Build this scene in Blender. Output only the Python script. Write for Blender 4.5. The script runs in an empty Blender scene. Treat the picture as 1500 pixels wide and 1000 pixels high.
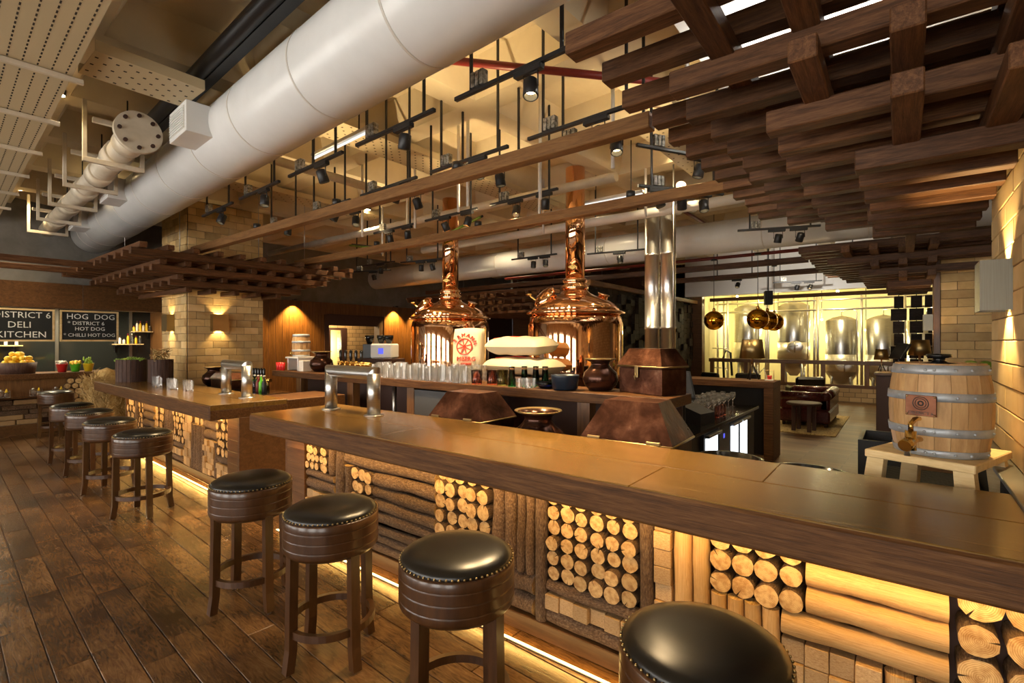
import bpy, bmesh, math, random
from mathutils import Vector, Matrix, Euler
random.seed(7)
S = bpy.context.scene
COL = S.collection
PI = math.pi
R = math.radians

# ------------------------------------------------------------------ camera
cam = bpy.data.cameras.new('camera'); camo = bpy.data.objects.new('camera', cam); COL.objects.link(camo)
cam.sensor_width = 36.0; cam.lens = 730 / 1500 * 36.0; cam.clip_start = .05; cam.clip_end = 200
camo.location = (0, 0, 1.8); camo.rotation_euler = (R(90), 0, R(38)); S.camera = camo
# ------------------------------------------------------------------ world / view
W = bpy.data.worlds.new('world'); S.world = W; W.use_nodes = True
W.node_tree.nodes['Background'].inputs[0].default_value = (.75, .85, 1, 1)
W.node_tree.nodes['Background'].inputs[1].default_value = 1.0
S.view_settings.view_transform = 'Standard'; S.view_settings.look = 'None'
S.view_settings.gamma = 1.0; S.view_settings.use_curve_mapping = False
S.view_settings.exposure = 0.55
WINDOW_STRENGTH = 8.0
SPOT_W = 150.0
WARM = (1.0, .70, .36); GOLD = (1.0, .60, .16); WHITE = (1.0, .93, .82)

# ------------------------------------------------------------------ node helpers
MATS = {}
def newmat(name):
    m = bpy.data.materials.new(name); m.use_nodes = True
    nt = m.node_tree; b = nt.nodes['Principled BSDF']
    MATS[name] = m
    return m, nt, b
def nd(nt, typ, **kw):
    n = nt.nodes.new(typ)
    for k, v in kw.items(): setattr(n, k, v)
    return n
def inp(n, **kw):
    for k, v in kw.items(): n.inputs[k.replace('_', ' ')].default_value = v
    return n
def lk(nt, a, b): nt.links.new(a, b)
def c4(c): return (c[0], c[1], c[2], 1)
def ramp(nt, fac, stops):
    r = nd(nt, 'ShaderNodeValToRGB'); e = r.color_ramp.elements
    while len(e) < len(stops): e.new(.5)
    for i, (p, c) in enumerate(stops): e[i].position = p; e[i].color = c4(c)
    lk(nt, fac, r.inputs[0]); return r.outputs[0]
def coords(nt, scale=(1, 1, 1), rnd=True):
    tc = nd(nt, 'ShaderNodeTexCoord'); mp = nd(nt, 'ShaderNodeMapping'); mp.inputs['Scale'].default_value = scale
    lk(nt, tc.outputs['Object'], mp.inputs['Vector'])
    if rnd:
        oi = nd(nt, 'ShaderNodeObjectInfo'); mu = nd(nt, 'ShaderNodeMath', operation='MULTIPLY'); mu.inputs[1].default_value = 37.0
        lk(nt, oi.outputs['Random'], mu.inputs[0]); lk(nt, mu.outputs[0], mp.inputs['Location'])
    return mp.outputs[0]
def noise(nt, vec, scale, detail=4, rough=.55, dist=0.0):
    n = nd(nt, 'ShaderNodeTexNoise'); inp(n, Scale=scale, Detail=detail, Roughness=rough, Distortion=dist); lk(nt, vec, n.inputs['Vector']); return n.outputs['Fac']
def vary(nt, col, amt):
    oi = nd(nt, 'ShaderNodeObjectInfo'); mr = nd(nt, 'ShaderNodeMapRange'); mr.inputs[3].default_value = 1 - amt; mr.inputs[4].default_value = 1 + amt
    lk(nt, oi.outputs['Random'], mr.inputs[0])
    h = nd(nt, 'ShaderNodeHueSaturation'); lk(nt, mr.outputs[0], h.inputs['Value']); lk(nt, col, h.inputs['Color']); return h.outputs[0]
def bump(nt, b, h, strength=.3, dist=.01):
    n = nd(nt, 'ShaderNodeBump'); inp(n, Strength=strength, Distance=dist); lk(nt, h, n.inputs['Height']); lk(nt, n.outputs[0], b.inputs['Normal'])

def flat(name, col, rough=.5, metal=0.0, spec=.5, coat=0.0):
    m, nt, b = newmat(name); inp(b, Base_Color=c4(col), Roughness=rough, Metallic=metal)
    b.inputs['Specular IOR Level'].default_value = spec; b.inputs['Coat Weight'].default_value = coat
    return m
def wood(name, dark, mid, light, rough=.5, grain=(1.2, 14, 14), amt=.18, strength=.25, coat=0.0):
    m, nt, b = newmat(name); v = coords(nt, grain)
    n1 = noise(nt, v, 1.6, 6, .6, .6); n2 = noise(nt, v, 9, 3, .6)
    mx = nd(nt, 'ShaderNodeMath', operation='MULTIPLY_ADD'); mx.inputs[1].default_value = .35; lk(nt, n2, mx.inputs[0])
    s = nd(nt, 'ShaderNodeMath', operation='MULTIPLY'); s.inputs[1].default_value = .75; lk(nt, n1, s.inputs[0]); lk(nt, s.outputs[0], mx.inputs[2])
    col = ramp(nt, mx.outputs[0], [(.33, dark), (.52, mid), (.72, light)])
    lk(nt, vary(nt, col, amt), b.inputs['Base Color']); inp(b, Roughness=rough); b.inputs['Coat Weight'].default_value = coat; b.inputs['Coat Roughness'].default_value = .15
    if rough > .4: b.inputs['Specular IOR Level'].default_value = .25
    bump(nt, b, mx.outputs[0], strength, .006); return m
def mottled(name, stops, scale=4, rough=.6, metal=0.0, amt=.12, strength=.2, dist=.01, detail=5, rough2=None, stretch=(1, 1, 1)):
    m, nt, b = newmat(name); v = coords(nt, stretch); n = noise(nt, v, scale, detail, .6, .3)
    lk(nt, vary(nt, ramp(nt, n, stops), amt), b.inputs['Base Color']); inp(b, Roughness=rough, Metallic=metal)
    if rough2 is not None:
        mr = nd(nt, 'ShaderNodeMapRange'); mr.inputs[3].default_value = rough; mr.inputs[4].default_value = rough2; lk(nt, n, mr.inputs[0]); lk(nt, mr.outputs[0], b.inputs['Roughness'])
    if strength: bump(nt, b, n, strength, dist)
    return m
def emit(name, col, s):
    m, nt, b = newmat(name); inp(b, Base_Color=(0, 0, 0, 1)); b.inputs['Emission Color'].default_value = c4(col); b.inputs['Emission Strength'].default_value = s; return m
def glassy(name, col, rough=.02):
    m, nt, b = newmat(name); inp(b, Base_Color=c4(col), Roughness=rough, IOR=1.45); b.inputs['Transmission Weight'].default_value = 1.0; return m

# ------------------------------------------------------------------ materials
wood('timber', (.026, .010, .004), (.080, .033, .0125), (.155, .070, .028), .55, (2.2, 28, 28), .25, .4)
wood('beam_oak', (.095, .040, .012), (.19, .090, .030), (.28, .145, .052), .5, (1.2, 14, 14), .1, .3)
wood('bar_top', (.075, .034, .006), (.150, .078, .016), (.21, .116, .028), .25, (1.2, 22, 22), .05, .12, .3)
wood('bar_edge', (.028, .010, .003), (.082, .032, .0075), (.15, .066, .020), .55, (1.6, 26, 34), .05, .5)
wood('panel_wood', (.065, .026, .008), (.135, .058, .017), (.20, .092, .028), .38, (14, 14, 1.0), .10, .1)
wood('panel_wood_h', (.052, .020, .007), (.105, .045, .014), (.16, .072, .024), .38, (1.0, 10, 14), .08, .1)
wood('stool_wood', (.026, .009, .003), (.052, .020, .0065), (.080, .033, .011), .28, (7, 7, 1.5), .05, .0, .2)
wood('pine', (.55, .36, .15), (.72, .52, .25), (.80, .62, .34), .5, (1.5, 12, 12), .06, .1)
wood('barrel_oak', (.36, .20, .075), (.53, .32, .14), (.64, .42, .20), .5, (9, 9, 1.3), .08, .2)
wood('planter_wood', (.028, .014, .010), (.060, .030, .022), (.10, .055, .040), .6, (18, 18, 1.2), .1, .3)
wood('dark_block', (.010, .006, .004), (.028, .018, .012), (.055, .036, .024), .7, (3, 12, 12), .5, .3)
wood('peeled', (.30, .15, .055), (.50, .29, .11), (.62, .40, .18), .55, (1.6, 9, 9), .14, .2)
wood('block_wood', (.24, .13, .055), (.42, .26, .12), (.55, .37, .19), .6, (5, 12, 12), .25, .25)
mottled('bark', [(.3, (.055, .026, .012)), (.5, (.13, .070, .034)), (.62, (.20, .125, .068)), (.75, (.27, .19, .115))], 5, .8, 0, .25, .7, .02, 6, None, (7, 1.0, 1.0))
mottled('brick_tan', [(.25, (.44, .26, .095)), (.5, (.62, .42, .175)), (.75, (.73, .54, .27))], 2.2, .75, 0, .24, .35, .01)
mottled('mortar', [(.3, (.16, .11, .06)), (.7, (.25, .18, .11))], 8, .9)
mottled('concrete', [(.3, (.62, .52, .34)), (.7, (.74, .64, .44))], 1.3, .85, 0, .0, .05)
mottled('grey_panel', [(.3, (.15, .14, .12)), (.7, (.22, .21, .19))], 3, .6)
mottled('duct_white', [(.3, (.66, .665, .655)), (.7, (.75, .755, .745))], 1.5, .26, 0, .02, .03)
mottled('pipe_cream', [(.3, (.50, .43, .32)), (.7, (.66, .58, .45))], 4, .45)
flat('seam', (.60, .57, .51), .4)
flat('tray_paint', (.50, .41, .25), .5); flat('tray_hole', (.03, .022, .012), .9); flat('white_paint', (.72, .70, .66), .4)
flat('black_metal', (.012, .012, .013), .42); flat('black_matte', (.012, .011, .010), .75); flat('black_gloss', (.008, .008, .008), .12)
flat('dark_grey', (.06, .06, .062), .45); flat('red_pipe', (.20, .022, .015), .4)
mottled('transformer', [(.4, (.12, .115, .09)), (.6, (.45, .44, .40))], 30, .4, .6, 0, 0)
mottled('copper', [(.3, (.92, .50, .27)), (.7, (.98, .60, .36))], 2, .05, 1, 0, .02, .01)
mottled('old_copper', [(.30, (.055, .022, .013)), (.50, (.12, .048, .027)), (.64, (.21, .09, .052)), (.78, (.42, .25, .155))], 6, .20, .92, .05, .35, .02, 6, .5)
mottled('bronze', [(.3, (.035, .013, .008)), (.7, (.085, .034, .020))], 5, .2, .7, .05, .05)
mottled('plate_copper', [(.3, (.10, .038, .020)), (.7, (.20, .082, .045))], 12, .3, .9, 0, .1); flat('brass', (.78, .52, .16), .22, 1.0); flat('old_brass', (.40, .29, .13), .36, 1.0); flat('gold_mirror', (.95, .52, .04), .03, 1.0)
m, nt, b = newmat('steel'); v = coords(nt, (2, 2, 60)); n = noise(nt, v, 3, 3)
lk(nt, ramp(nt, n, [(.3, (.42, .41, .39)), (.7, (.58, .57, .55))]), b.inputs['Base Color']); inp(b, Metallic=1.0, Roughness=.30)
m, nt, b = newmat('steel_brushed'); v = coords(nt, (1, 60, 1)); n = noise(nt, v, 3, 3)
lk(nt, ramp(nt, n, [(.3, (.17, .155, .120)), (.7, (.20, .185, .145))]), b.inputs['Base Color']); inp(b, Metallic=1.0, Roughness=.42)
flat('mirror_steel', (.90, .89, .86), .34, 1.0); mottled('galvanised', [(.3, (.36, .39, .42)), (.7, (.54, .58, .62))], 14, .5, .5, .05, .05)
m, nt, b = newmat('leather_black'); v = coords(nt); n = noise(nt, v, 160, 2); inp(b, Base_Color=(.006, .005, .004, 1), Roughness=.30); bump(nt, b, n, .06, .002)
m, nt, b = newmat('leather_red'); v = coords(nt); n = noise(nt, v, 30, 3); lk(nt, ramp(nt, n, [(.3, (.050, .010, .010)), (.7, (.11, .024, .022))]), b.inputs['Base Color']); inp(b, Roughness=.25); bump(nt, b, n, .08, .004)
glassy('glass', (1, 1, 1)); MATS['glass'].node_tree.nodes['Principled BSDF'].inputs['Transmission Weight'].default_value = .94; MATS['glass'].node_tree.nodes['Principled BSDF'].inputs['Roughness'].default_value = .01; glassy('glass_green', (.12, .80, .42)); glassy('glass_blue', (.16, .25, .90)); glassy('glass_olive', (.75, .80, .30)); glassy('glass_red', (.95, .28, .16))
flat('sack', (.68, .57, .37), .8); flat('sack_print', (.62, .05, .02), .8); flat('chalk', (.82, .84, .80), .9); flat('blackboard', (.010, .012, .012), .7)
flat('lemon', (.88, .55, .03), .4); flat('pot_red', (.62, .02, .02), .35); flat('pot_green', (.12, .58, .03), .35); flat('pot_yellow', (.78, .52, .02), .35)
mottled('leaf', [(.3, (.10, .22, .02)), (.7, (.36, .52, .07))], 9, .6); mottled('mushroom', [(.3, (.66, .60, .48)), (.7, (.8, .76, .66))], 9, .7)
mottled('straw', [(.3, (.34, .20, .06)), (.7, (.62, .45, .19))], 20, .8, 0, .1); flat('twig', (.20, .12, .06), .8)
flat('stave_dark', (.05, .02, .012), .6); flat('barrel_red', (.16, .012, .010), .4); flat('navy', (.012, .020, .035), .35); flat('paper', (.78, .74, .66), .8)
mottled('rug', [(.35, (.10, .065, .025)), (.5, (.42, .31, .13)), (.65, (.55, .42, .2))], 26, .95, 0, 0, .3)
flat('kitchen_steel', (.30, .29, .26), .35, .9); flat('kitchen_glass', (.018, .020, .018), .08); flat('stone_strip', (.55, .46, .28), .4)
flat('lime_wall', (.58, .52, .28), .8); flat('cream_wall', (.70, .60, .38), .8); flat('rubber', (.010, .010, .010), .8)
emit('led', (1.0, .60, .16), 12); emit('led_floor', (1.0, .66, .22), 7); emit('fridge_light', (.86, .93, 1.0), 2.0); emit('bulb', (1.0, .72, .34), 30); emit('screen_blue', (.10, .12, .9), .8)
emit('tube_off_glow', (.9, .88, .82), .9); emit('tube_lit', (1, .95, .86), 6); emit('kitchen_lamp', (1, .85, .55), 45); emit('room_lamp', (1, .82, .35), 2.2); emit('daylight_gap', (1, .97, .9), 3.0)  # unlit fluorescent tubes carry a faint emission so they look bright
# daylight blind: bright horizontal slats, dim gaps
m, nt, b = newmat('daylight'); tc = nd(nt, 'ShaderNodeTexCoord'); wv = nd(nt, 'ShaderNodeTexWave', wave_type='BANDS', bands_direction='Z'); inp(wv, Scale=5.0)
lk(nt, tc.outputs['Object'], wv.inputs['Vector']); mr = nd(nt, 'ShaderNodeMapRange'); mr.inputs[1].default_value = .08; mr.inputs[2].default_value = .22; mr.inputs[3].default_value = .45 * WINDOW_STRENGTH; mr.inputs[4].default_value = WINDOW_STRENGTH
lk(nt, wv.outputs[1], mr.inputs[0]); lk(nt, mr.outputs[0], b.inputs['Emission Strength']); b.inputs['Emission Color'].default_value = (1, .95, .87, 1); inp(b, Base_Color=(.1, .1, .1, 1))
# log end grain
m, nt, b = newmat('log_end'); tc = nd(nt, 'ShaderNodeTexCoord'); wv = nd(nt, 'ShaderNodeTexWave', wave_type='RINGS', rings_direction='Y'); inp(wv, Scale=3.2, Distortion=2.5, Detail=2)
oi = nd(nt, 'ShaderNodeObjectInfo'); lk(nt, tc.outputs['Object'], wv.inputs['Vector'])
col = ramp(nt, wv.outputs[1], [(.0, (.50, .30, .115)), (.6, (.62, .40, .17)), (1., (.70, .49, .23))])
n = noise(nt, coords(nt), 1.6, 3); col2 = ramp(nt, n, [(.35, (.62, .50, .38)), (.6, (1, 1, 1))]); mx = nd(nt, 'ShaderNodeMix', data_type='RGBA', blend_type='MULTIPLY'); mx.inputs[0].default_value = 1
lk(nt, col, mx.inputs[6]); lk(nt, col2, mx.inputs[7]); lk(nt, vary(nt, mx.outputs[2], .16), b.inputs['Base Color']); inp(b, Roughness=.75)
# floor board
m, nt, b = newmat('floor_board'); v = coords(nt, (1.3, 7.5, 5)); n1 = noise(nt, v, 3.4, 8, .68, 2.6); n2 = noise(nt, coords(nt, (.7, .9, 1)), 3.0, 3)
mx = nd(nt, 'ShaderNodeMath', operation='MULTIPLY_ADD'); mx.inputs[1].default_value = .5; lk(nt, n1, mx.inputs[0]); s = nd(nt, 'ShaderNodeMath', operation='MULTIPLY'); s.inputs[1].default_value = .5; lk(nt, n2, s.inputs[0]); lk(nt, s.outputs[0], mx.inputs[2])
col = ramp(nt, mx.outputs[0], [(.36, (.030, .013, .005)), (.47, (.085, .040, .014)), (.58, (.165, .083, .030)), (.72, (.25, .14, .06))])
lk(nt, vary(nt, col, .22), b.inputs['Base Color']); mr = nd(nt, 'ShaderNodeMapRange'); mr.inputs[3].default_value = .12; mr.inputs[4].default_value = .34; lk(nt, n1, mr.inputs[0]); lk(nt, mr.outputs[0], b.inputs['Roughness']); bump(nt, b, n1, .22, .006)
# distant floor: plank pattern by texture
m, nt, b = newmat('floor_far'); tc = nd(nt, 'ShaderNodeTexCoord'); br = nd(nt, 'ShaderNodeTexBrick'); inp(br, Scale=1.0, Mortar_Size=.004, Brick_Width=1.1, Row_Height=.166)
br.inputs['Color1'].default_value = (.075, .036, .013, 1); br.inputs['Color2'].default_value = (.14, .072, .027, 1); br.inputs['Mortar'].default_value = (.03, .016, .008, 1); lk(nt, tc.outputs['Object'], br.inputs['Vector'])
lk(nt, br.outputs[0], b.inputs['Base Color']); inp(b, Roughness=.5); b.inputs['Specular IOR Level'].default_value = .3
# far brick face by texture
m, nt, b = newmat('brick_far'); tc = nd(nt, 'ShaderNodeTexCoord'); br = nd(nt, 'ShaderNodeTexBrick'); inp(br, Scale=1.0, Mortar_Size=.008, Brick_Width=.29, Row_Height=.139)
sw = nd(nt, 'ShaderNodeSeparateXYZ'); cb = nd(nt, 'ShaderNodeCombineXYZ'); ad = nd(nt, 'ShaderNodeMath', operation='ADD'); lk(nt, tc.outputs['Object'], sw.inputs[0]); lk(nt, sw.outputs[0], ad.inputs[0]); lk(nt, sw.outputs[1], ad.inputs[1]); lk(nt, ad.outputs[0], cb.inputs[0]); lk(nt, sw.outputs[2], cb.inputs[1]); lk(nt, cb.outputs[0], br.inputs['Vector'])
br.inputs['Color1'].default_value = (.44, .29, .13, 1); br.inputs['Color2'].default_value = (.60, .42, .21, 1); br.inputs['Mortar'].default_value = (.16, .11, .06, 1); lk(nt, br.outputs[0], b.inputs['Base Color']); inp(b, Roughness=.8)

# ------------------------------------------------------------------ mesh helpers
class MB:
    def __init__(s): s.v = []; s.f = []; s.m = []; s.s = []
    def add(s, vs, fs, m=0, smooth=False, M=None):
        o = len(s.v)
        s.v += [tuple(M @ Vector(p)) for p in vs] if M is not None else [tuple(p) for p in vs]
        for f in fs: s.f.append([i + o for i in f]); s.m.append(m); s.s.append(smooth)
        return s
    def box(s, x0, x1, y0, y1, z0, z1, m=0, M=None):
        return s.add([(x0, y0, z0), (x1, y0, z0), (x1, y1, z0), (x0, y1, z0), (x0, y0, z1), (x1, y0, z1), (x1, y1, z1), (x0, y1, z1)],
                     [(0, 3, 2, 1), (4, 5, 6, 7), (0, 1, 5, 4), (1, 2, 6, 5), (2, 3, 7, 6), (3, 0, 4, 7)], m, False, M)
    def bbox(s, x0, x1, y0, y1, z0, z1, b=.005, m=0, M=None):   # chamfered box
        c = [(x0 + x1) / 2, (y0 + y1) / 2, (z0 + z1) / 2]; h = [abs(x1 - x0) / 2, abs(y1 - y0) / 2, abs(z1 - z0) / 2]; b = min(b, *[q * .9 for q in h])
        vs = []; ix = {}
        for sx in (-1, 1):
            for sy in (-1, 1):
                for sz in (-1, 1):
                    for a in range(3):
                        p = [sx * (h[0] - b), sy * (h[1] - b), sz * (h[2] - b)]; sg = (sx, sy, sz); p[a] = sg[a] * h[a]
                        ix[(sx, sy, sz, a)] = len(vs); vs.append((c[0] + p[0], c[1] + p[1], c[2] + p[2]))
        fs = []
        for a in range(3):
            u, w = (a + 1) % 3, (a + 2) % 3
            for sg in (-1, 1):
                q = []
                for (su, sw_) in ((-1, -1), (1, -1), (1, 1), (-1, 1)):
                    k = [0, 0, 0]; k[a] = sg; k[u] = su; k[w] = sw_; q.append(ix[(k[0], k[1], k[2], a)])
                fs.append(q if sg > 0 else q[::-1])
        for a in range(3):
            u, w = (a + 1) % 3, (a + 2) % 3
            for su in (-1, 1):
                for sw_ in (-1, 1):
                    def K(sa): k = [0, 0, 0]; k[a] = sa; k[u] = su; k[w] = sw_; return tuple(k)
                    q = [ix[K(-1) + (u,)], ix[K(1) + (u,)], ix[K(1) + (w,)], ix[K(-1) + (w,)]]
                    fs.append(q[::-1] if su * sw_ > 0 else q)
        for sx in (-1, 1):
            for sy in (-1, 1):
                for sz in (-1, 1):
                    q = [ix[(sx, sy, sz, a)] for a in range(3)]; fs.append(q if sx * sy * sz > 0 else q[::-1])
        return s.add(vs, fs, m, False, M)
    def lathe(s, prof, n=24, m=0, M=None, smooth=True, close=False, mats=None):
        vs = []; fs = []
        for r, z in prof:
            for i in range(n): a = 2 * PI * i / n; vs.append((r * math.cos(a), r * math.sin(a), z))
        o = len(s.v); k = len(prof)
        s.add(vs, [], m, smooth, M)
        for j in range(k - 1 + (1 if close else 0)):
            j2 = (j + 1) % k
            for i in range(n):
                i2 = (i + 1) % n
                s.f.append([o + j * n + i, o + j * n + i2, o + j2 * n + i2, o + j2 * n + i]); s.m.append(mats[j] if mats else m); s.s.append(smooth)
        if not close:
            if prof[0][0] > 1e-5: s.f.append([o + i for i in range(n)][::-1]); s.m.append(mats[0] if mats else m); s.s.append(False)
            if prof[-1][0] > 1e-5: s.f.append([o + (k - 1) * n + i for i in range(n)]); s.m.append(mats[-1] if mats else m); s.s.append(False)
        return s
    def cyl(s, p0, p1, r, n=12, m=0, r1=None, cap=True, M=None):
        p0 = Vector(p0); p1 = Vector(p1); d = p1 - p0; q = d.to_track_quat('Z', 'Y').to_matrix().to_4x4(); T = Matrix.Translation(p0) @ q
        if M is not None: T = M @ T
        L = d.length; r1 = r if r1 is None else r1
        return s.lathe([(r, 0), (r1, L)], n, m, T)
    def tube(s, pts, r, n=8, m=0, M=None):
        pts = [Vector(p) for p in pts]; vs = []; fs = []
        up = Vector((0, 0, 1))
        for i, p in enumerate(pts):
            t = (pts[min(i + 1, len(pts) - 1)] - pts[max(i - 1, 0)]).normalized()
            a = t.cross(up if abs(t.z) < .95 else Vector((1, 0, 0))).normalized(); b_ = a.cross(t).normalized()
            for k in range(n): an = 2 * PI * k / n; vs.append(tuple(p + (a * math.cos(an) + b_ * math.sin(an)) * r))
        for i in range(len(pts) - 1):
            for k in range(n):
                k2 = (k + 1) % n; fs.append((i * n + k, i * n + k2, (i + 1) * n + k2, (i + 1) * n + k))
        s.add(vs, fs, m, True, M); o = len(s.v) - len(vs)
        s.f.append([o + k for k in range(n)][::-1]); s.m.append(m); s.s.append(False)
        s.f.append([o + (len(pts) - 1) * n + k for k in range(n)]); s.m.append(m); s.s.append(False)
        return s
    def sphere(s, c, r, m=0, n=16, k=10, sc=(1, 1, 1)):
        M = Matrix.Translation(c) @ Matrix.Diagonal((sc[0], sc[1], sc[2], 1))
        return s.lathe([(max(r * math.sin(PI * j / k), 1e-6), -r * math.cos(PI * j / k)) for j in range(k + 1)], n, m, M)
    def mesh(s, name, mats):
        me = bpy.data.meshes.new(name); me.from_pydata(s.v, [], s.f)
        for q in (mats if isinstance(mats, (list, tuple)) else [mats]): me.materials.append(MATS[q])
        me.polygons.foreach_set('material_index', s.m); me.polygons.foreach_set('use_smooth', s.s); me.update(); return me
def inst(name, me, parent=None, loc=(0, 0, 0), rot=(0, 0, 0), sc=(1, 1, 1)):
    o = bpy.data.objects.new(name, me); COL.objects.link(o); o.location = loc; o.rotation_euler = rot; o.scale = sc
    if parent is not None: o.parent = parent
    return o
def part(name, mb, mats, parent=None, loc=(0, 0, 0), rot=(0, 0, 0), sc=(1, 1, 1)): return inst(name, mb.mesh(name, mats), parent, loc, rot, sc)
def tag(o, label, cat, group=None):
    o['label'] = label; o['category'] = cat
    if group: o['group'] = group
    return o
def thing(name, label, cat, loc=(0, 0, 0), rz=0.0, group=None):
    o = bpy.data.objects.new(name, None); COL.objects.link(o); o.location = loc; o.rotation_euler = (0, 0, rz); o.empty_display_size = .1
    return tag(o, label, cat, group)
def struct(o): o['kind'] = 'structure'; return o
KIDS = {}
def dup(root, loc, rz=None, label=None, group=None):
    def cp(o, par):
        c = o.copy(); COL.objects.link(c); c.parent = par
        for k in o.children: cp(k, c)
        return c
    r = cp(root, None); r.location = loc
    if rz is not None: r.rotation_euler = (0, 0, rz)
    if label: r['label'] = label
    if group: r['group'] = group
    return r
def lamp(kind, loc, energy, col=WARM, parent=None, name='light', target=None, spot=60, blend=.6, size=.05, sizey=None):
    l = bpy.data.lights.new(name, kind); l.energy = energy; l.color = col
    if kind == 'SPOT': l.spot_size = R(spot); l.spot_blend = blend; l.shadow_soft_size = size
    elif kind == 'POINT': l.shadow_soft_size = size
    elif kind == 'AREA':
        l.shape = 'RECTANGLE'; l.size = size; l.size_y = sizey or size
    o = bpy.data.objects.new(name, l); COL.objects.link(o); o.location = loc
    if target is not None: o.rotation_euler = (Vector(target) - Vector(loc)).to_track_quat('-Z', 'Y').to_euler()
    if parent is not None: o.parent = parent
    return o
_bm = {}
def beam_mesh(L, w, h, mat, b=.006):       # timber along local X, origin at centre
    k = (round(L, 3), round(w, 3), round(h, 3), mat)
    if k not in _bm: _bm[k] = MB().bbox(-L / 2, L / 2, -w / 2, w / 2, -h / 2, h / 2, b).mesh('timber', mat)
    return _bm[k]
def beam(name, p0, p1, w, h, mat, parent=None):
    p0 = Vector(p0); p1 = Vector(p1); d = p1 - p0
    return inst(name, beam_mesh(d.length, w, h, mat), parent, (p0 + p1) / 2, d.to_track_quat('X', 'Z').to_euler())
def text_mesh(txt, size, mat, ext=.001, align='CENTER'):
    c = bpy.data.curves.new('t', 'FONT'); c.body = txt; c.size = size; c.extrude = ext; c.align_x = align; c.align_y = 'CENTER'; c.resolution_u = 2
    o = bpy.data.objects.new('t', c); COL.objects.link(o); bpy.context.view_layer.update()
    me = bpy.data.meshes.new_from_object(o.evaluated_get(bpy.context.evaluated_depsgraph_get())); bpy.data.objects.remove(o); bpy.data.curves.remove(c)
    me.materials.clear(); me.materials.append(MATS[mat]); return me
# ================================================================== STRUCTURE
TH = R(-2.8)                       # the building grid is turned a little against the main bar
def rot2(u, v): return (u * math.cos(TH) - v * math.sin(TH), u * math.sin(TH) + v * math.cos(TH))
fl = struct(part('floor', MB().box(-20, 8, -8, 26, -.2, -.012), 'floor_far', None, (0, 0, 0), (0, 0, TH)))
pm = {}
def seen(x, y, z=0):
    Z = -x * math.sin(R(38)) + y * math.cos(R(38)); X = x * math.cos(R(38)) + y * math.sin(R(38))
    return Z > .3 and -80 < 750 + 730 * X / Z < 1580 and 500 + 730 * (1.8 - z) / Z < 1090
v = -2.4; pl = 0
while v < 2.3:
    u = -15.0 + random.random()
    while u < 1.5:
        L = random.choice((.75, .9, 1.05, 1.2, 1.35))
        if any(seen(*rot2(u + L * t, v + .08)) for t in (0, .5, 1)) and pl < 298:
            k = L
            if k not in pm: pm[k] = MB().bbox(-L / 2 + .002, L / 2 - .002, -.081, .081, -.011, .0, .0032).mesh('plank', 'floor_board')
            inst('plank', pm[k], fl, (u + L / 2, v + .083, random.uniform(-.0006, 0))); pl += 1
        u += L
    v += .166
struct(part('trim_1', MB().box(-2.6, 1.0, 6.35, 8.15, -.012, .004), 'stone_strip'))

# ceiling: concrete waffle slab
mb = MB(); p = 1.62; ho = .66; hi = .50; dz = .36
for i in range(-12, 5):
    for j in range(-4, 16):
        cx, cy = i * p, j * p
        o_ = [(cx - p / 2, cy - p / 2, 0), (cx + p / 2, cy - p / 2, 0), (cx + p / 2, cy + p / 2, 0), (cx - p / 2, cy + p / 2, 0)]
        a_ = [(cx + sx * ho, cy + sy * ho, 0) for sx, sy in ((-1, -1), (1, -1), (1, 1), (-1, 1))]
        b_ = [(cx + sx * hi, cy + sy * hi, dz) for sx, sy in ((-1, -1), (1, -1), (1, 1), (-1, 1))]
        vs = o_ + a_ + b_; fs = [(k, (k + 1) % 4 + 0, (k + 1) % 4 + 4, k + 4)[::-1] for k in range(4)] + [(k + 4, (k + 1) % 4 + 4, (k + 1) % 4 + 8, k + 8)[::-1] for k in range(4)] + [(11, 10, 9, 8)]
        mb.add(vs, fs)
struct(part('ceiling', mb, 'concrete', None, (0, 0, 4.46), (0, 0, TH)))
CP, CHO, CHI, CDZ = p, ho, hi, dz
def ceil_z(x, y):
    u = x * math.cos(TH) + y * math.sin(TH); v = -x * math.sin(TH) + y * math.cos(TH)
    q = max(abs(u - round(u / CP) * CP), abs(v - round(v / CP) * CP))
    return 4.46 if q >= CHO else 4.46 + CDZ if q <= CHI else 4.46 + CDZ * (CHO - q) / (CHO - CHI)

def brickface(parent, org, ud, nd_, length, z0, z1, L, h, mat='brick_tan', t=.02, g=.006):
    ud = Vector(ud); nd_ = Vector(nd_); M0 = Matrix((ud, nd_, Vector((0, 0, 1)))).transposed().to_euler(); cache = {}
    row = 0; z = z0
    while z < z1 - .02:
        hh = min(h, z1 - z); u = 0.0; first = (L / 2 if row % 2 else L)
        while u < length - .01:
            l = min(first, length - u); first = L
            k = (round(l, 3), round(hh, 3))
            if k not in cache: cache[k] = MB().bbox(-l / 2 + g / 2, l / 2 - g / 2, -t, 0, -hh / 2 + g / 2, hh / 2 - g / 2, .004).mesh('brick', mat)
            q = Vector(org) + ud * (u + l / 2) + nd_ * (random.uniform(0, .004)); inst('brick', cache[k], parent, (q.x, q.y, z + hh / 2), M0); u += l
        z += h; row += 1

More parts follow.
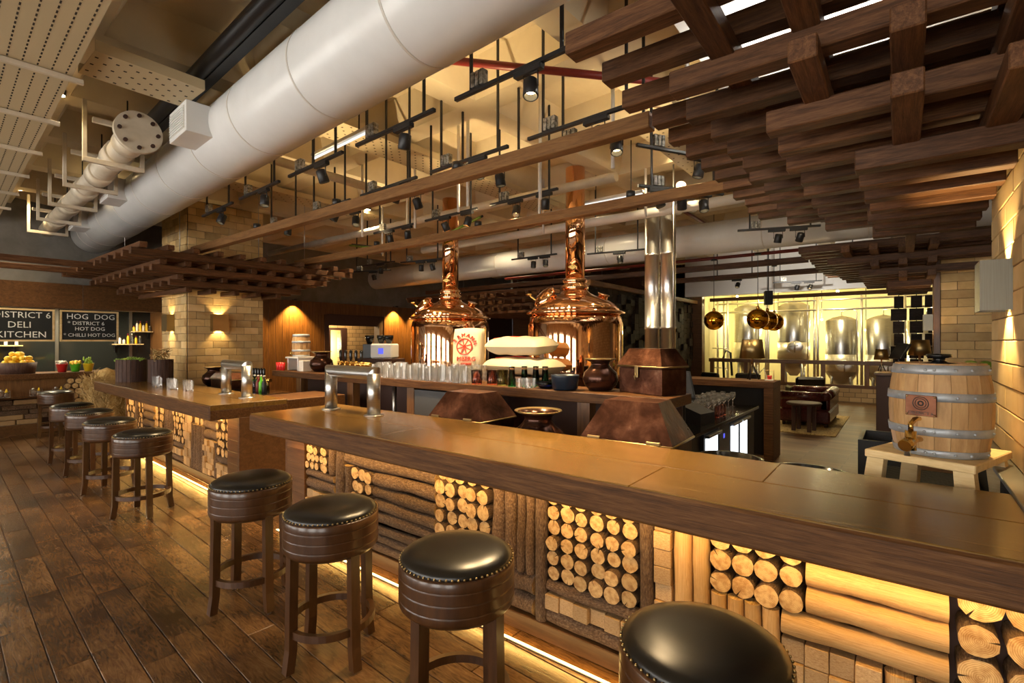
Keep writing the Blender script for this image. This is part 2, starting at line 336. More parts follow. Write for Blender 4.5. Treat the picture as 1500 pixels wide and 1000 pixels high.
# right-hand brick wall and the brick wall of the lounge behind it
BH = .139; BL = .288
w = struct(part('wall_right', MB().box(.515, .8, 2.0, 4.815, 0, 4.46), 'mortar'))
brickface(w, (.5, 2.0, 0), (0, 1, 0), (-1, 0, 0), 2.83, 1.112, 4.448, .56, BH)
brickface(w, (.8, 4.83, 0), (-1, 0, 0), (0, 1, 0), .3, 1.112, 4.448, .3, BH)
struct(part('trim_2', MB().bbox(.40, .515, 2.0, 4.83, 1.085, 1.11, .004).box(.43, .515, 2.0, 4.82, 0, 1.085, 1), ['kitchen_steel', 'black_matte']))
w = struct(part('wall_lounge', MB().box(.51, 4.6, 10.915, 11.2, 0, 4.46), 'mortar'))
brickface(w, (.51, 10.9, 0), (1, 0, 0), (0, -1, 0), 1.44, .556, 3.336, .42, BH)
struct(part('trim_3', MB().bbox(.42, .51, 10.86, 11.2, 0, 3.4, .006), 'panel_wood'))
struct(part('wall_far_right', MB().box(4.6, 4.9, -5, 24, 0, 4.46), 'brick_far'))
struct(part('wall_brewery', MB().box(-6, 5, 22.5, 22.8, 0, 4.8), 'lime_wall'))
struct(part('wall_left', MB().box(-16.6, -16.3, -5, 24, 0, 4.8), 'grey_panel'))
# wall behind the camera with daylight windows
mb = MB(); xs = [-16.3, -14.6, -12.6, -11.4, -9.4, -8.2, -6.2, -5.0, -3.0, -1.8, .2, 1.4, 3.4, 4.6]
for i in range(0, len(xs) - 1, 2): mb.box(xs[i], xs[i + 1], -5.3, -5.0, 0, 4.8)
for i in range(1, len(xs) - 1, 2): mb.box(xs[i], xs[i + 1], -5.3, -5.0, 0, .5); mb.box(xs[i], xs[i + 1], -5.3, -5.0, 3.7, 4.8)
struct(part('wall_front', mb, 'brick_far'))
for k, i in enumerate(range(1, len(xs) - 1, 2)):
    a, c = xs[i], xs[i + 1]
    o = struct(part('window_%d' % (k + 1), MB().box(a, c, -5.22, -5.2, .5, 3.7), 'daylight'))
    f = MB()
    for x in (a, (a + c) / 2 - .03, c - .06): f.box(x, x + .06, -5.2, -5.06, .5, 3.7)
    for z in (.5, 2.7, 3.64): f.box(a, c, -5.2, -5.06, z, z + .06)
    part('window_frame', f, 'black_metal', o)

# wood-panelled wall beyond the bar, with the doorway to the lit corridor
wl = struct(part('wall_panelled', MB().box(-13.7, -13.42, 4.6, 8.27, 0, 2.95).box(-13.7, -13.42, 10.15, 17.2, 0, 2.95).box(-13.7, -13.42, 8.27, 10.15, 2.3, 2.95).box(-13.7, -13.5, 4.6, 17.2, 2.95, 4.6, 1), ['stave_dark', 'grey_panel']))
pmw = {}
y = 4.62
while y < 14.6:
    wd = .19
    if 8.1 < y < 10.14: z0, z1 = 2.62, 2.95
    else: z0, z1 = 0.02, 2.95
    k = z0
    if k not in pmw: pmw[k] = MB().bbox(0, .03, -wd / 2 + .002, wd / 2 - .002, z0, z1, .003).mesh('panel_board', 'panel_wood')
    inst('panel_board', pmw[k], wl, (-13.42, y + wd / 2, 0)); y += wd
struct(part('door_1', MB().box(-13.46, -13.36, 8.16, 8.3, 0, 2.6).box(-13.46, -13.36, 10.1, 10.24, 0, 2.6).box(-13.46, -13.36, 8.3, 10.1, 2.28, 2.6), 'stave_dark'))
struct(part('wall_corridor', MB().box(-15.2, -15.0, 7.6, 9.3, 0, 3.0).box(-15.2, -15.0, 9.75, 11.2, 0, 3.0).box(-15.2, -15.0, 9.3, 9.75, 2.2, 3.0), 'brick_far'))
struct(part('door_2', MB().box(-15.0, -14.94, 9.16, 9.34, 0, 2.26).box(-15.0, -14.94, 9.74, 9.95, 0, 2.26).box(-15.0, -14.94, 9.34, 9.74, 2.18, 2.26), 'stave_dark'))
struct(part('wall_corridor_back', MB().box(-15.9, -15.8, 8.8, 10.4, 0, 2.6), 'lime_wall'))
lamp('POINT', (-15.45, 9.6, 1.7), 60, (1, .9, .5), size=.1); lamp('POINT', (-14.3, 9.3, 2.5), 60, WARM, size=.1)
# dark back wall behind the kettles, with a slot into a bright room
struct(part('wall_back', MB().box(-13.4, -9.55, 17.2, 17.5, 0, 4.6).box(-8.75, -5.3, 17.2, 17.5, 0, 4.6).box(-9.55, -8.75, 17.2, 17.5, 2.55, 4.6).box(-9.55, -8.75, 17.2, 17.5, 0, .9), 'panel_wood_h'))
struct(part('wall_room_behind', MB().box(-10.4, -7.9, 18.6, 18.7, 0, 3.2), 'cream_wall')); lamp('POINT', (-9.15, 18.0, 2.2), 40, (1, .9, .7), size=.1)
# wall of stacked dark timber ends
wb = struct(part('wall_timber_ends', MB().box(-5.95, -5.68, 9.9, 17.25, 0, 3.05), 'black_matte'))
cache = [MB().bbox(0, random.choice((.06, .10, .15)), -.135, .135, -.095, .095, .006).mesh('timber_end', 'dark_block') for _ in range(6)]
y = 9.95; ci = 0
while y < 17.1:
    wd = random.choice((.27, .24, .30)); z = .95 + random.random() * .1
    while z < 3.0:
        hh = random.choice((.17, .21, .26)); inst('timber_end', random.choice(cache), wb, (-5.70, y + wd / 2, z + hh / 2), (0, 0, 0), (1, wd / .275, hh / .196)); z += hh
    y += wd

# ------------------------------------------------------------------ brick pillar by the left bar
pil = thing('brick_pillar', 'square tan brick pillar wrapped by the timber canopy, with two brass wall lights', 'pillar', (-11.12, 4.29, 0))
part('core', MB().box(-.605, .605, -.675, .675, 0, 4.46), 'mortar', pil)
brickface(pil, (.63, -.695, 0), (0, 1, 0), (1, 0, 0), 1.39, .973, 4.448, BL, BH)
brickface(pil, (-.63, -.695, 0), (1, 0, 0), (0, -1, 0), 1.26, .973, 4.448, BL, BH)
def sconce(label, loc, rz, s=1.0, e=14, mat='old_brass'):   # open-ended metal box lighting up and down, back against the wall (-Y local is outward)
    t = thing('wall_light', label, 'wall light', loc, rz)
    a = .15 * s; dd = .16 * s; h = .17 * s; q = .006
    part('shade', MB().box(-a, a, -dd, -dd + q, -h, h).box(-a, -a + q, -dd + q, 0, -h, h).box(a - q, a, -dd + q, 0, -h, h), mat, t)
    part('bracket', MB().box(-.03, .03, -dd + q, 0, -.02, .02).cyl((0, -dd / 2, -.06), (0, -dd / 2, .06), .025, 10), 'black_metal', t)
    for sg in (-1, 1): lamp('SPOT', (0, -dd * .55, sg * .07), e, (1, .72, .32), t, 'lamp_light', (0, -dd * .42, sg * 2), 95, .5, .012)
    return t
sconce('square brass wall light on the long pillar face, glowing up and down', (-10.488, 4.12, 2.16), R(90), .95)
sconce('square brass wall light on the narrow pillar face beside the kitchen', (-11.2, 3.593, 2.16), 0, .95)
sconce('large brushed steel box light on the right brick wall', (.498, 4.10, 2.126), R(-90), .86, 40, 'steel_brushed')

# ------------------------------------------------------------------ timber canopies and long beams
def canopy(name, label, Y0, xr, rows, xmax2=None):
    t = thing(name, label, 'canopy', (0, 0, 0))
    p = .37; xl = [-1.39, -.98, -.59, -.20]; zl = [3.30, 3.113, 2.926, 2.74]; s = .115
    for k in range(4):
        for i in range(k, rows - k):
            y = Y0 + p * i; x1 = xr if xmax2 is None or y < 10.75 else xmax2
            if x1 - xl[k] > .15: beam('timber', (xl[k] + random.uniform(-.03, .03), y, zl[k] + s / 2), (x1, y, zl[k] + s / 2), s, s, 'timber', t)
        if k < 3:
            ya = Y0 + p * (-.9, .55, 1.05)[k]; yb = Y0 + p * (rows - k - .4)
            for x in ([-.70, -.34, .02, .38][k:]):
                if x < xr: beam('timber', (x, ya, zl[k] - .036), (x, yb, zl[k] - .036), s, s - .012, 'timber', t)
    return t
canopy('timber_canopy', 'stepped lattice canopy of dark timbers hanging over the barrel end of the bar', 2.28, .485, 13)
canopy('timber_canopy', 'stepped lattice canopy of dark timbers over the lounge side, below the white duct', 9.8, 1.35, 12, .40)
def lbeam(label, p0, p1, w=.11, h=.115, mat='beam_oak'): return tag(beam('ceiling_beam', p0, p1, w, h, mat), label, 'beam')
lbeam('long brown oak beam crossing in front of the brick pillar, above the bar', (-9.6, 3.39, 3.36), (-1.39, 3.39, 3.36))
lbeam('long brown oak beam passing behind the brick pillar, over the glass counter', (-9.6, 5.24, 3.36), (-1.39, 5.24, 3.36))
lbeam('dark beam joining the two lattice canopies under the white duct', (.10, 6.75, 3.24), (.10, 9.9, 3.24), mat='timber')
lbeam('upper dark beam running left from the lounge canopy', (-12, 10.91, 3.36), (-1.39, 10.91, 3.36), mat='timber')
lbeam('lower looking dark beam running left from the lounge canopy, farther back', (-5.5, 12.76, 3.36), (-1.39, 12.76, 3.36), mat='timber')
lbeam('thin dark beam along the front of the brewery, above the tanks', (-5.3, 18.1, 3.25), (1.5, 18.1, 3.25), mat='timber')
lbeam('short pale beam on top of the timber-end wall', (-5.5, 9.8, 3.12), (-5.5, 17.4, 3.12))
def pcanopy(label, cx, cy, hx, hy, layers, core, ext=()):
    t = thing('timber_canopy', label, 'canopy'); p = .37; s = .10
    zs = [3.10, 2.925, 2.75]
    for k in range(layers):
        ex, ey = hx - .36 * k, hy - .36 * k; z = zs[k] + s / 2
        n = int(2 * ex / p); xs_ = [cx - ex + i * 2 * ex / n for i in range(n + 1)]
        for i, x in enumerate(xs_):
            for (a, c) in (((cy - ey, cy - core[1]), (cy + core[1], cy + ey)) if abs(x - cx) < core[0] + .06 else ((cy - ey, cy + ey),)):
                if c - a > .1: beam('timber', (x, a - (3.6 if k == 0 and i in ext and a < cy else 0), z), (x, c, z), s, s, 'timber', t)
        n = int(2 * ey / p); ys_ = [cy - ey + .12 + i * (2 * ey - .24) / n for i in range(n + 1)]
        for y in ys_:
            for zz in ((z + .085,) if k else (z + .085,)):
                for (a, c) in (((cx - ex - .18, cx - core[0]), (cx + core[0], cx + ex + .18)) if abs(y - cy) < core[1] + .06 else ((cx - ex - .18, cx + ex + .18),)):
                    if c - a > .1: beam('timber', (a, y, zz), (c, y, zz), s, s * .8, 'timber', t)
    ex, ey = hx - .36 * layers, hy - .36 * layers
    n = max(2, int(2 * ey / p))
    for i in range(n + 1):
        y = cy - ey + i * 2 * ey / n
        for (a, c) in (((cx - ex - .2, cx - core[0]), (cx + core[0], cx + ex + .2)) if abs(y - cy) < core[1] + .06 else ((cx - ex - .2, cx + ex + .2),)):
            if c - a > .1: beam('timber', (a, y, zs[layers - 1] - .04), (c, y, zs[layers - 1] - .04), s, s * .8, 'timber', t)
    return t
pcanopy('stepped lattice canopy of brown timbers wrapped around the brick pillar', -11.12, 4.2, 2.15, 1.88, 3, (.66, .73), (2, 5))
pcanopy('dark lattice canopy hanging in the gloom behind the copper kettles', -9.6, 13.6, 3.4, 2.6, 3, (.0, .0))
# ================================================================== BARS WITH LOG FRONTS
def log_mesh(seed, crack, side, n=15):
    rs = random.Random(seed); ang = [2 * PI * i / n for i in range(n)]; rad = [1 + rs.uniform(-.07, .05) for _ in range(n)]
    pts = [(a, r) for a, r in zip(ang, rad)]
    if crack:
        a0 = rs.uniform(0, 2 * PI); pts = sorted([q for q in pts if abs((q[0] - a0 + PI) % (2 * PI) - PI) > .16] + [((a0 - .07) % (2 * PI), .98), (a0 % (2 * PI), rs.uniform(.25, .5)), ((a0 + .07) % (2 * PI), .98)])
    mb = MB(); k = len(pts); vs = []
    for y in (0, 1): vs += [(r * math.cos(a), y, r * math.sin(a)) for a, r in pts]
    vs += [(0, -.004, 0)]
    mb.add(vs, [(i, (i + 1) % k, (i + 1) % k + k, i + k)[::-1] for i in range(k)], 0, True)
    mb.f += [[i, (i + 1) % k, 2 * k] for i in range(k)]; mb.m += [1] * k; mb.s += [False] * k
    return mb.mesh('log', [side, 'log_end'])
LOGS = [log_mesh(s, s % 2, 'bark') for s in range(8)]
def pole_mesh(seed, side, n=12, k=9):
    rs = random.Random(seed); mb = MB(); vs = []; fs = []; ph = rs.uniform(0, 6)
    for j in range(k + 1):
        t = j / k - .5; am = 1.0 if side == 'bark' else .4; ox = .10 * am * math.sin(t * 4 + ph); oz = .08 * am * math.cos(t * 5 + ph); rr = 1 + .07 * am * math.sin(t * 9 + ph * 2)
        for i in range(n): a = 2 * PI * i / n; r = rr * (1 + rs.uniform(-.05, .05)); vs.append((t, ox + r * math.cos(a), oz + r * math.sin(a)))
    for j in range(k):
        for i in range(n): i2 = (i + 1) % n; fs.append((j * n + i, (j + 1) * n + i, (j + 1) * n + i2, j * n + i2)[::-1])
    mb.add(vs, fs, 0, True); mb.f.append([i for i in range(n)]); mb.m.append(1); mb.s.append(False); mb.f.append([k * n + i for i in range(n)][::-1]); mb.m.append(1); mb.s.append(False)
    return mb.mesh('pole', [side, 'log_end'])
POLES = {'bark': [pole_mesh(s, 'bark') for s in range(5)], 'peeled': [pole_mesh(s + 9, 'peeled') for s in range(4)]}
BLK = MB().bbox(-.5, .5, 0, 1, -.5, .5, .03).mesh('block', 'block_wood')
FY = .20     # log face behind the worktop edge (local)
def ends(par, x0, x1, z0, z1, nc, nr):
    dx = (x1 - x0) / nc; dz = (z1 - z0) / nr; r = min(dx, dz) / 2
    for i in range(nc):
        for j in range(nr):
            q = r * random.uniform(.88, 1.04); inst('log', random.choice(LOGS), par, (x0 + dx * (i + .5) + random.uniform(-.04, .04) * dx, FY + random.uniform(.0, .035), z0 + dz * (j + .5) + random.uniform(-.05, .05) * dz), (0, random.uniform(0, 6.28), 0), (q, .14, q))
def hlogs(par, x0, x1, zs, mat='bark'):
    for a, c in zip(zs[:-1], zs[1:]):
        r = (c - a) / 2; inst('pole', random.choice(POLES[mat]), par, ((x0 + x1) / 2, FY + r * .9 + .015, (a + c) / 2), (random.uniform(0, 6), 0, 0), (x1 - x0 - .006, r * .97, r * .97))
def vlogs(par, xs_, z0, z1, mat='bark'):
    for a, c in zip(xs_[:-1], xs_[1:]):
        r = (c - a) / 2; inst('pole', random.choice(POLES[mat]), par, ((a + c) / 2, FY + r * .9 + .012, (z0 + z1) / 2), (0, R(-90), random.uniform(0, 0)), (z1 - z0 - .005, r * .97, r * .97))
def blocks(par, x0, x1, z0, z1, nc, nr):
    dx = (x1 - x0) / nc; dz = (z1 - z0) / nr
    for i in range(nc):
        for j in range(nr): inst('block', BLK, par, (x0 + dx * (i + .5), FY + random.uniform(.0, .035), z0 + dz * (j + .5)), (0, 0, random.uniform(-.05, .05)), (dx * .97, .1, dz * .97))
def split(a, c, n): return [a + (c - a) * i / n for i in range(n + 1)]

def bar_body(t, x0, x1, depth=.9, pl=.10):
    part('carcass', MB().box(x0, x1, FY + .16, depth, 0, .92), 'stave_dark', t)
    part('plinth', MB().bbox(x0, x1, FY + .01, FY + .16, 0, pl, .004), 'panel_wood_h', t)
def worktop(name, label, loc, rz, x0, x1, wd, cuts, rnd=.0):
    t = thing(name, label, 'worktop', loc, rz)
    rows = ((.0, .47), (.474, wd))
    for r_, (a, c) in enumerate(rows):
        cs = [x0] + [q + (.5 if r_ else 0) for q in cuts] + [x1]
        for u, w_ in zip(cs[:-1], cs[1:]): part('board', MB().bbox(-(w_ - u) / 2 + .001, (w_ - u) / 2 - .001, -(c - a) / 2, (c - a) / 2, -.03, .03, .003), 'bar_top', t, ((u + w_) / 2, (a + c) / 2, 1.065))
    part('front_edge', MB().bbox(-(x1 - x0) / 2, (x1 - x0) / 2, 0, .06, .925, 1.034, .004).bbox(-(x1 - x0) / 2 + .002, (x1 - x0) / 2 - .002, -.012, .02, .928, 1.088, .012), 'bar_edge', t, ((x0 + x1) / 2, 0, 0))
    part('end_edge', MB().bbox(x0 + .002, x0 + .06, .06, wd, .925, 1.034, .004), 'bar_edge', t); part('end_edge', MB().bbox(x1 - .06, x1 - .002, .06, wd, .925, 1.034, .004), 'bar_edge', t)
    part('back_edge', MB().bbox(x0 + .06, x1 - .06, wd - .05, wd, .925, 1.034, .004), 'bar_edge', t)
    return t
# ---- main bar
bar = thing('bar_counter', 'long bar base faced with stacked logs, below the worktop with the two copper chests behind', 'bar counter', (0, 2.27, 0))
bar_body(bar, -4.71, .43)
pmE = MB().bbox(-.158, .158, FY, FY + .17, 0, .138, .003).mesh('end_board', 'panel_wood_h')
for i in range(6): inst('end_board', pmE, bar, (-4.55, 0, .098 + i * .138))
part('end_panel', MB().bbox(-4.735, -4.709, FY, .9, 0, .925, .003), 'panel_wood_h', bar)
ZT = .915
ends(bar, -4.385, -4.03, .62, ZT, 5, 4); hlogs(bar, -4.385, -3.93, [.545, .615]); hlogs(bar, -4.385, -3.93, [.44, .54]); blocks(bar, -4.385, -3.93, .27, .43, 4, 2); hlogs(bar, -4.385, -3.93, split(.105, .265, 2)); vlogs(bar, [-4.025, -3.935], .62, ZT)
vlogs(bar, [-3.925, -3.80], .105, ZT)
blocks(bar, -3.79, -3.05, .865, ZT, 8, 1); hlogs(bar, -3.79, -2.645, [.745, .86]); vlogs(bar, [-3.79, -3.685], .30, .74); ends(bar, -3.68, -3.385, .33, .74, 3, 4)
hlogs(bar, -3.38, -2.645, [.335, .43, .525, .63, .74]); hlogs(bar, -3.79, -2.645, split(.105, .325, 3))
ends(bar, -2.64, -2.135, .31, ZT, 5, 6); blocks(bar, -2.64, -2.135, .105, .305, 5, 2)
vlogs(bar, [-2.13, -2.015, -1.915, -1.845, -1.78], .36, ZT); hlogs(bar, -2.13, -1.78, [.105, .225, .355])
vlogs(bar, [-1.775, -1.69], .105, ZT)
ends(bar, -1.685, -1.10, .375, ZT, 6, 6); hlogs(bar, -1.685, -1.10, [.295, .37]); blocks(bar, -1.685, -1.10, .20, .29, 6, 1); hlogs(bar, -1.685, -1.10, [.105, .195])
vlogs(bar, [-1.095, -1.015], .105, ZT)
blocks(bar, -1.01, -.92, .105, ZT, 1, 9)
vlogs(bar, [-.915, -.82, -.735], .105, ZT, 'peeled')
ends(bar, -.73, -.335, .60, ZT, 4, 3); vlogs(bar, split(-.73, -.43, 4), .105, .595, 'peeled')
hlogs(bar, -.33, .145, [.605, .725, .845, ZT], 'peeled'); hlogs(bar, -.425, .145, [.485, .60], 'peeled'); blocks(bar, -.425, -.06, .105, .48, 4, 4); vlogs(bar, [-.055, .045, .145], .105, .48, 'peeled')
ends(bar, .155, .43, .105, ZT, 2, 6)
worktop('bar_worktop', 'long dark wood bar worktop meeting the right brick wall', (0, 2.27, 0), 0, -5.03, .495, .96, [-3.1, -1.05])
# ---- left bar (local x runs 0 .. -5.45, turned with the building)
LB = (-5.98, 2.27, 0)
bl = thing('bar_counter', 'shorter bar base with log front, beside the straw bale near the brick pillar', 'bar counter', LB, TH * .65)
FY = .30
bar_body(bl, -4.75, -.03, .85)
pmE = MB().bbox(-.15, .15, FY, FY + .17, 0, .138, .003).mesh('end_board', 'panel_wood_h')
for i in range(6): inst('end_board', pmE, bl, (-.18, 0, .098 + i * .138))
part('end_panel', MB().bbox(-.028, .0, FY, .85, 0, .925, .003), 'panel_wood_h', bl); part('end_panel', MB().bbox(-4.78, -4.74, FY, .85, 0, .925, .003), 'panel_wood_h', bl)
x = lambda px: {180: -4.72, 186: -4.50, 192: -4.28, 197: -4.05, 204: -3.82, 222: -3.22, 238: -2.74, 249: -2.42, 271: -1.83, 280: -1.62, 300: -1.15, 322: -.70, 343: -.34}[px]
ends(bl, x(180), x(192), .48, ZT, 4, 4); hlogs(bl, x(180), x(192), split(.105, .475, 4))
hlogs(bl, x(192), x(222), [.80, ZT]); vlogs(bl, [x(192), x(192) + .12], .3, .795); ends(bl, x(197), x(204), .3, .795, 3, 6); hlogs(bl, x(204), x(222), split(.3, .795, 4)); hlogs(bl, x(192), x(222), split(.105, .295, 2))
ends(bl, x(222), x(238), .38, ZT, 4, 5); blocks(bl, x(222), x(238), .105, .375, 4, 3)
vlogs(bl, split(x(238), x(249), 3), .105, ZT)
vlogs(bl, [x(249), x(249) + .07], .105, ZT); ends(bl, x(249) + .07, x(271) - .05, .38, ZT, 5, 6); hlogs(bl, x(249) + .07, x(271) - .05, [.295, .375]); blocks(bl, x(249) + .07, x(271) - .05, .2, .29, 5, 1); hlogs(bl, x(249) + .07, x(271) - .05, [.105, .195])
blocks(bl, x(271) - .04, x(280), .105, ZT, 2, 7)
ends(bl, x(280), x(300), .70, ZT, 4, 2); vlogs(bl, split(x(280), x(300), 5), .105, .695)
hlogs(bl, x(300), x(322), split(.55, ZT, 3)); blocks(bl, x(300), x(322) - .12, .105, .545, 4, 6); vlogs(bl, [x(322) - .115, x(322)], .105, .545)
ends(bl, x(322), x(343), .40, ZT, 4, 5); hlogs(bl, x(322), x(343), [.31, .395]); blocks(bl, x(322), x(343), .105, .305, 3, 3)
worktop('bar_worktop', 'shorter dark wood bar worktop carrying planter and tumblers near the pillar', LB, TH * .65, -5.45, .0, .86, [-2.9])
FY = .20
tag(part('service_counter', MB().bbox(-.78, .0, 0, .85, .91, 1.06, .006).box(-.74, -.05, .03, .82, 0, .91, 1), ['bar_edge', 'stave_dark'], None, (-6.15, 3.22, 0)), 'low wooden service counter linking the shorter bar to the glass counter', 'counter')
# LED lines in the floor and under the worktops
def led(label, loc, rz, x0, x1, y, z, w_=.016, mat='led_floor', e=9):
    t = thing('led_strip', label, 'led strip', (loc[0], loc[1], 0), rz)
    part('channel', MB().box(x0, x1, y - w_ * .9, y + w_ * .9, z, z + .006), 'kitchen_steel', t); part('diffuser', MB().box(x0 + .01, x1 - .01, y - w_ / 2, y + w_ / 2, z + (.0062 if mat == 'led_floor' else -.004), z + (.009 if mat == 'led_floor' else -.0002)), mat, t)
    L = lamp('AREA', ((x0 + x1) / 2, y + (.03 if mat == 'led_floor' else -.03), .075 if mat == 'led_floor' else .905), e, (1, .56, .13), t, 'led_light', None, size=x1 - x0, sizey=.02)
    L.rotation_euler = (R(-28), 0, 0) if mat == 'led_floor' else (R(42), 0, 0)
led('glowing led line in the floor along the longer log-fronted bar', (0, 2.27, 0), 0, -4.71, .43, .10, .0005)
led('glowing led line in the floor along the shorter log-fronted bar', LB, TH * .65, -4.7, 0, .20, .0005)
led('warm led line under the worktop edge of the longer bar', (0, 2.27, 0), 0, -4.6, .43, .10, .918, .014, 'led')
led('warm led line under the worktop edge of the shorter bar', LB, TH * .65, -4.7, -.05, .14, .918, .014, 'led')

# ================================================================== STOOLS
def make_stool():
    t = thing('bar_stool', 'x', 'stool')
    mb = MB(); pr = [(.10, .62), (.245, .62), (.258, .635)]
    pr += [(.262, .645)]
    for z in (.672, .722, .772): pr += [(.262, z - .0075), (.262, z - .0045), (.2618, z - .0035), (.2585, z - .001), (.2585, z + .001), (.2618, z + .0035), (.262, z + .0045), (.262, z + .0075)]
    pr += [(.262, .812), (.256, .82), (.10, .82)]
    mb.lathe(pr, 40); part('seat_band', mb, 'stool_wood', t)
    part('cushion', MB().lathe([(.05, .815), (.25, .815), (.254, .826), (.246, .842), (.215, .860), (.16, .872), (.08, .878), (.0005, .879)], 40), 'leather_black', t)
    nb = MB()
    for i in range(64): a = 2 * PI * i / 64; nb.lathe([(.0055, -.003), (.0045, .003), (.0005, .005)], 6, 0, Matrix.Translation((.2555 * math.cos(a), .2555 * math.sin(a), .828)))
    o = part('nailhead_trim', nb, 'old_brass', t)
    lm = MB(); h = .026
    for (z0, z1, r0, r1) in ((.0, .12, .256, .240), (.12, .63, .240, .232)):
        lm.add([(r0 - h, -h, z0), (r0 + h * .8, -h, z0), (r0 + h * .8, h, z0), (r0 - h, h, z0), (r1 - h, -h, z1), (r1 + h * .8, -h, z1), (r1 + h * .8, h, z1), (r1 - h, h, z1)], [(0, 3, 2, 1), (4, 5, 6, 7), (0, 1, 5, 4), (1, 2, 6, 5), (2, 3, 7, 6), (3, 0, 4, 7)])
    lme = lm.mesh('leg', 'stool_wood'); gl = MB().lathe([(.014, -.006), (.014, .006)], 10).mesh('glide', 'mirror_steel')
    for k in range(4):
        l = inst('leg', lme, t, (0, 0, .008), (0, 0, k * PI / 2)); inst('glide', gl, l, (.252, 0, 0), (0, 0, 0))
    part('foot_ring', MB().lathe([(.215, .195), (.243, .195), (.2435, .235), (.215, .235)], 40, close=True, smooth=False), 'stool_wood', t)
    return t
st = make_stool(); st.location = (-3.57, 1.62, 0); st['label'] = 'black leather bar stool nearest the gap between the two bars, at the longer bar'; st['group'] = 'bar stools'
for q, l in (((-2.60, 1.63), 'black leather bar stool second from the gap between the bars, at the longer bar'), ((-1.60, 1.64), 'black leather bar stool third from the gap between the bars, at the longer bar'), ((-.50, 1.63), 'black leather bar stool fourth from the gap between the bars, at the longer bar'),
             ((-6.28, 1.74), 'black leather bar stool at the shorter bar, closest to its open end'), ((-7.55, 1.76), 'black leather bar stool at the shorter bar, second from its open end'), ((-8.75, 1.82), 'black leather bar stool at the shorter bar, third from its open end'), ((-9.85, 1.84), 'black leather bar stool at the shorter bar, nearest the straw'),
             ((-12.6, 2.12), 'dark bar stool at the deli counter below the hog dog board'), ((-12.75, 1.1), 'dark bar stool at the deli counter below the deli kitchen board')):
    dup(st, (q[0], q[1], 0), R(random.uniform(-6, 6)), l)
# ================================================================== ON AND BEHIND THE BARS
def font(label, loc, rz):    # steel two-legged beer tower
    t = thing('beer_tower', label, 'beer tower', loc, rz); r = .062; w_ = .36; h = .40
    for s in (-1, 1):
        part('post', MB().lathe([(r, .012), (r, h - r * 0)], 24, 0, Matrix.Translation((s * w_, 0, 0))), 'steel', t)
        part('flange', MB().lathe([(.095, 0), (.095, .008), (.072, .014), (r, .014)], 24, 0, Matrix.Translation((s * w_, 0, 0))), 'steel', t)
    vs = []; n = 24; mb = MB()
    for s in (-1, 1):
        for i in range(n): a = 2 * PI * i / n; vs.append((s * (w_ - r * math.sin(a) * -1), r * math.cos(a), h + r * math.sin(a)))
    mb.add(vs, [(i, (i + 1) % n, (i + 1) % n + n, i + n)[::-1] for i in range(n)], 0, True)
    for s in (-1, 1):   # mitred corner sleeves
        o = len(mb.v); vv = []
        for i in range(n):
            a = 2 * PI * i / n; px, py = r * math.cos(a), r * math.sin(a); vv.append((s * w_ + px, py, h - r * 0)); 
        for i in range(n):
            a = 2 * PI * i / n; px, py = r * math.cos(a), r * math.sin(a); vv.append((s * w_ + px, py, h + s * px))
        mb.add(vv, [(i, (i + 1) % n, (i + 1) % n + n, i + n) for i in range(n)], 0, True)
    part('crossbar', mb, 'steel', t); return t
font('brushed steel two-post beer tower on the longer bar', (-4.32, 2.93, 1.095), R(0))
font('brushed steel two-post beer tower on the shorter bar', (-6.82, 2.90, 1.095), R(-4))
# copper chests
def chest(label, loc, rz, L, D, hb, hl, ins, zoff=0):
    t = thing('copper_chest', label, 'chest', loc, rz)
    part('body', MB().bbox(0, L, 0, D, 0, hb, .006), 'old_copper', t)
    a = ins; lm = MB(); vs = [(-.01, -.01, hb + .002), (L + .01, -.01, hb + .002), (L + .01, D + .01, hb + .002), (-.01, D + .01, hb + .002), (-.01, -.01, hb + .03), (L + .01, -.01, hb + .03), (L + .01, D + .01, hb + .03), (-.01, D + .01, hb + .03), (a, a * .9, hb + hl), (L - a, a * .9, hb + hl), (L - a, D - a * .9, hb + hl), (a, D - a * .9, hb + hl)]
    lm.add(vs, [(0, 3, 2, 1), (8, 9, 10, 11)] + [(i, (i + 1) % 4, (i + 1) % 4 + 4, i + 4) for i in range(4)] + [(i + 4, (i + 1) % 4 + 4, (i + 1) % 4 + 8, i + 8) for i in range(4)])
    l = part('lid', lm, 'old_copper', t)
    part('rim', MB().tube([(-.01, -.012, hb + .016), (L + .01, -.012, hb + .016), (L + .012, D + .01, hb + .016)], .009, 8), 'old_brass', l)
    return t
def hinges(t, L, hb, xs_):
    for x_ in xs_: part('hinge', MB().bbox(x_ - .05, x_ + .05, -.028, -.012, hb - .01, hb + .045, .003).cyl((x_ - .05, -.03, hb + .015), (x_ + .05, -.03, hb + .015), .009, 8), 'old_brass', t)
t = chest('hammered copper chest behind the bar, the one beside the steel pipes and round vase', (-1.90, 3.30, .72), R(3), .67, .50, .34, .30, .13); hinges(t, .67, .34, (.1, .55))
t = chest('hammered copper chest behind the bar, the one below the row of clear glasses', (-3.58, 3.30, .72), R(1), .64, .50, .34, .26, .12); hinges(t, .64, .34, (.09, .5))
part('chest_stand', MB().box(-1.95, -1.2, 3.28, 3.85, 0, .72), 'black_metal'); 
o = bpy.data.objects['chest_stand']; tag(o, 'black under-counter unit holding up the copper chest near the vase', 'counter')
tag(part('chest_stand', MB().box(-3.62, -2.9, 3.28, 3.85, 0, .72), 'black_metal'), 'black under-counter unit holding up the copper chest below the glasses', 'counter')
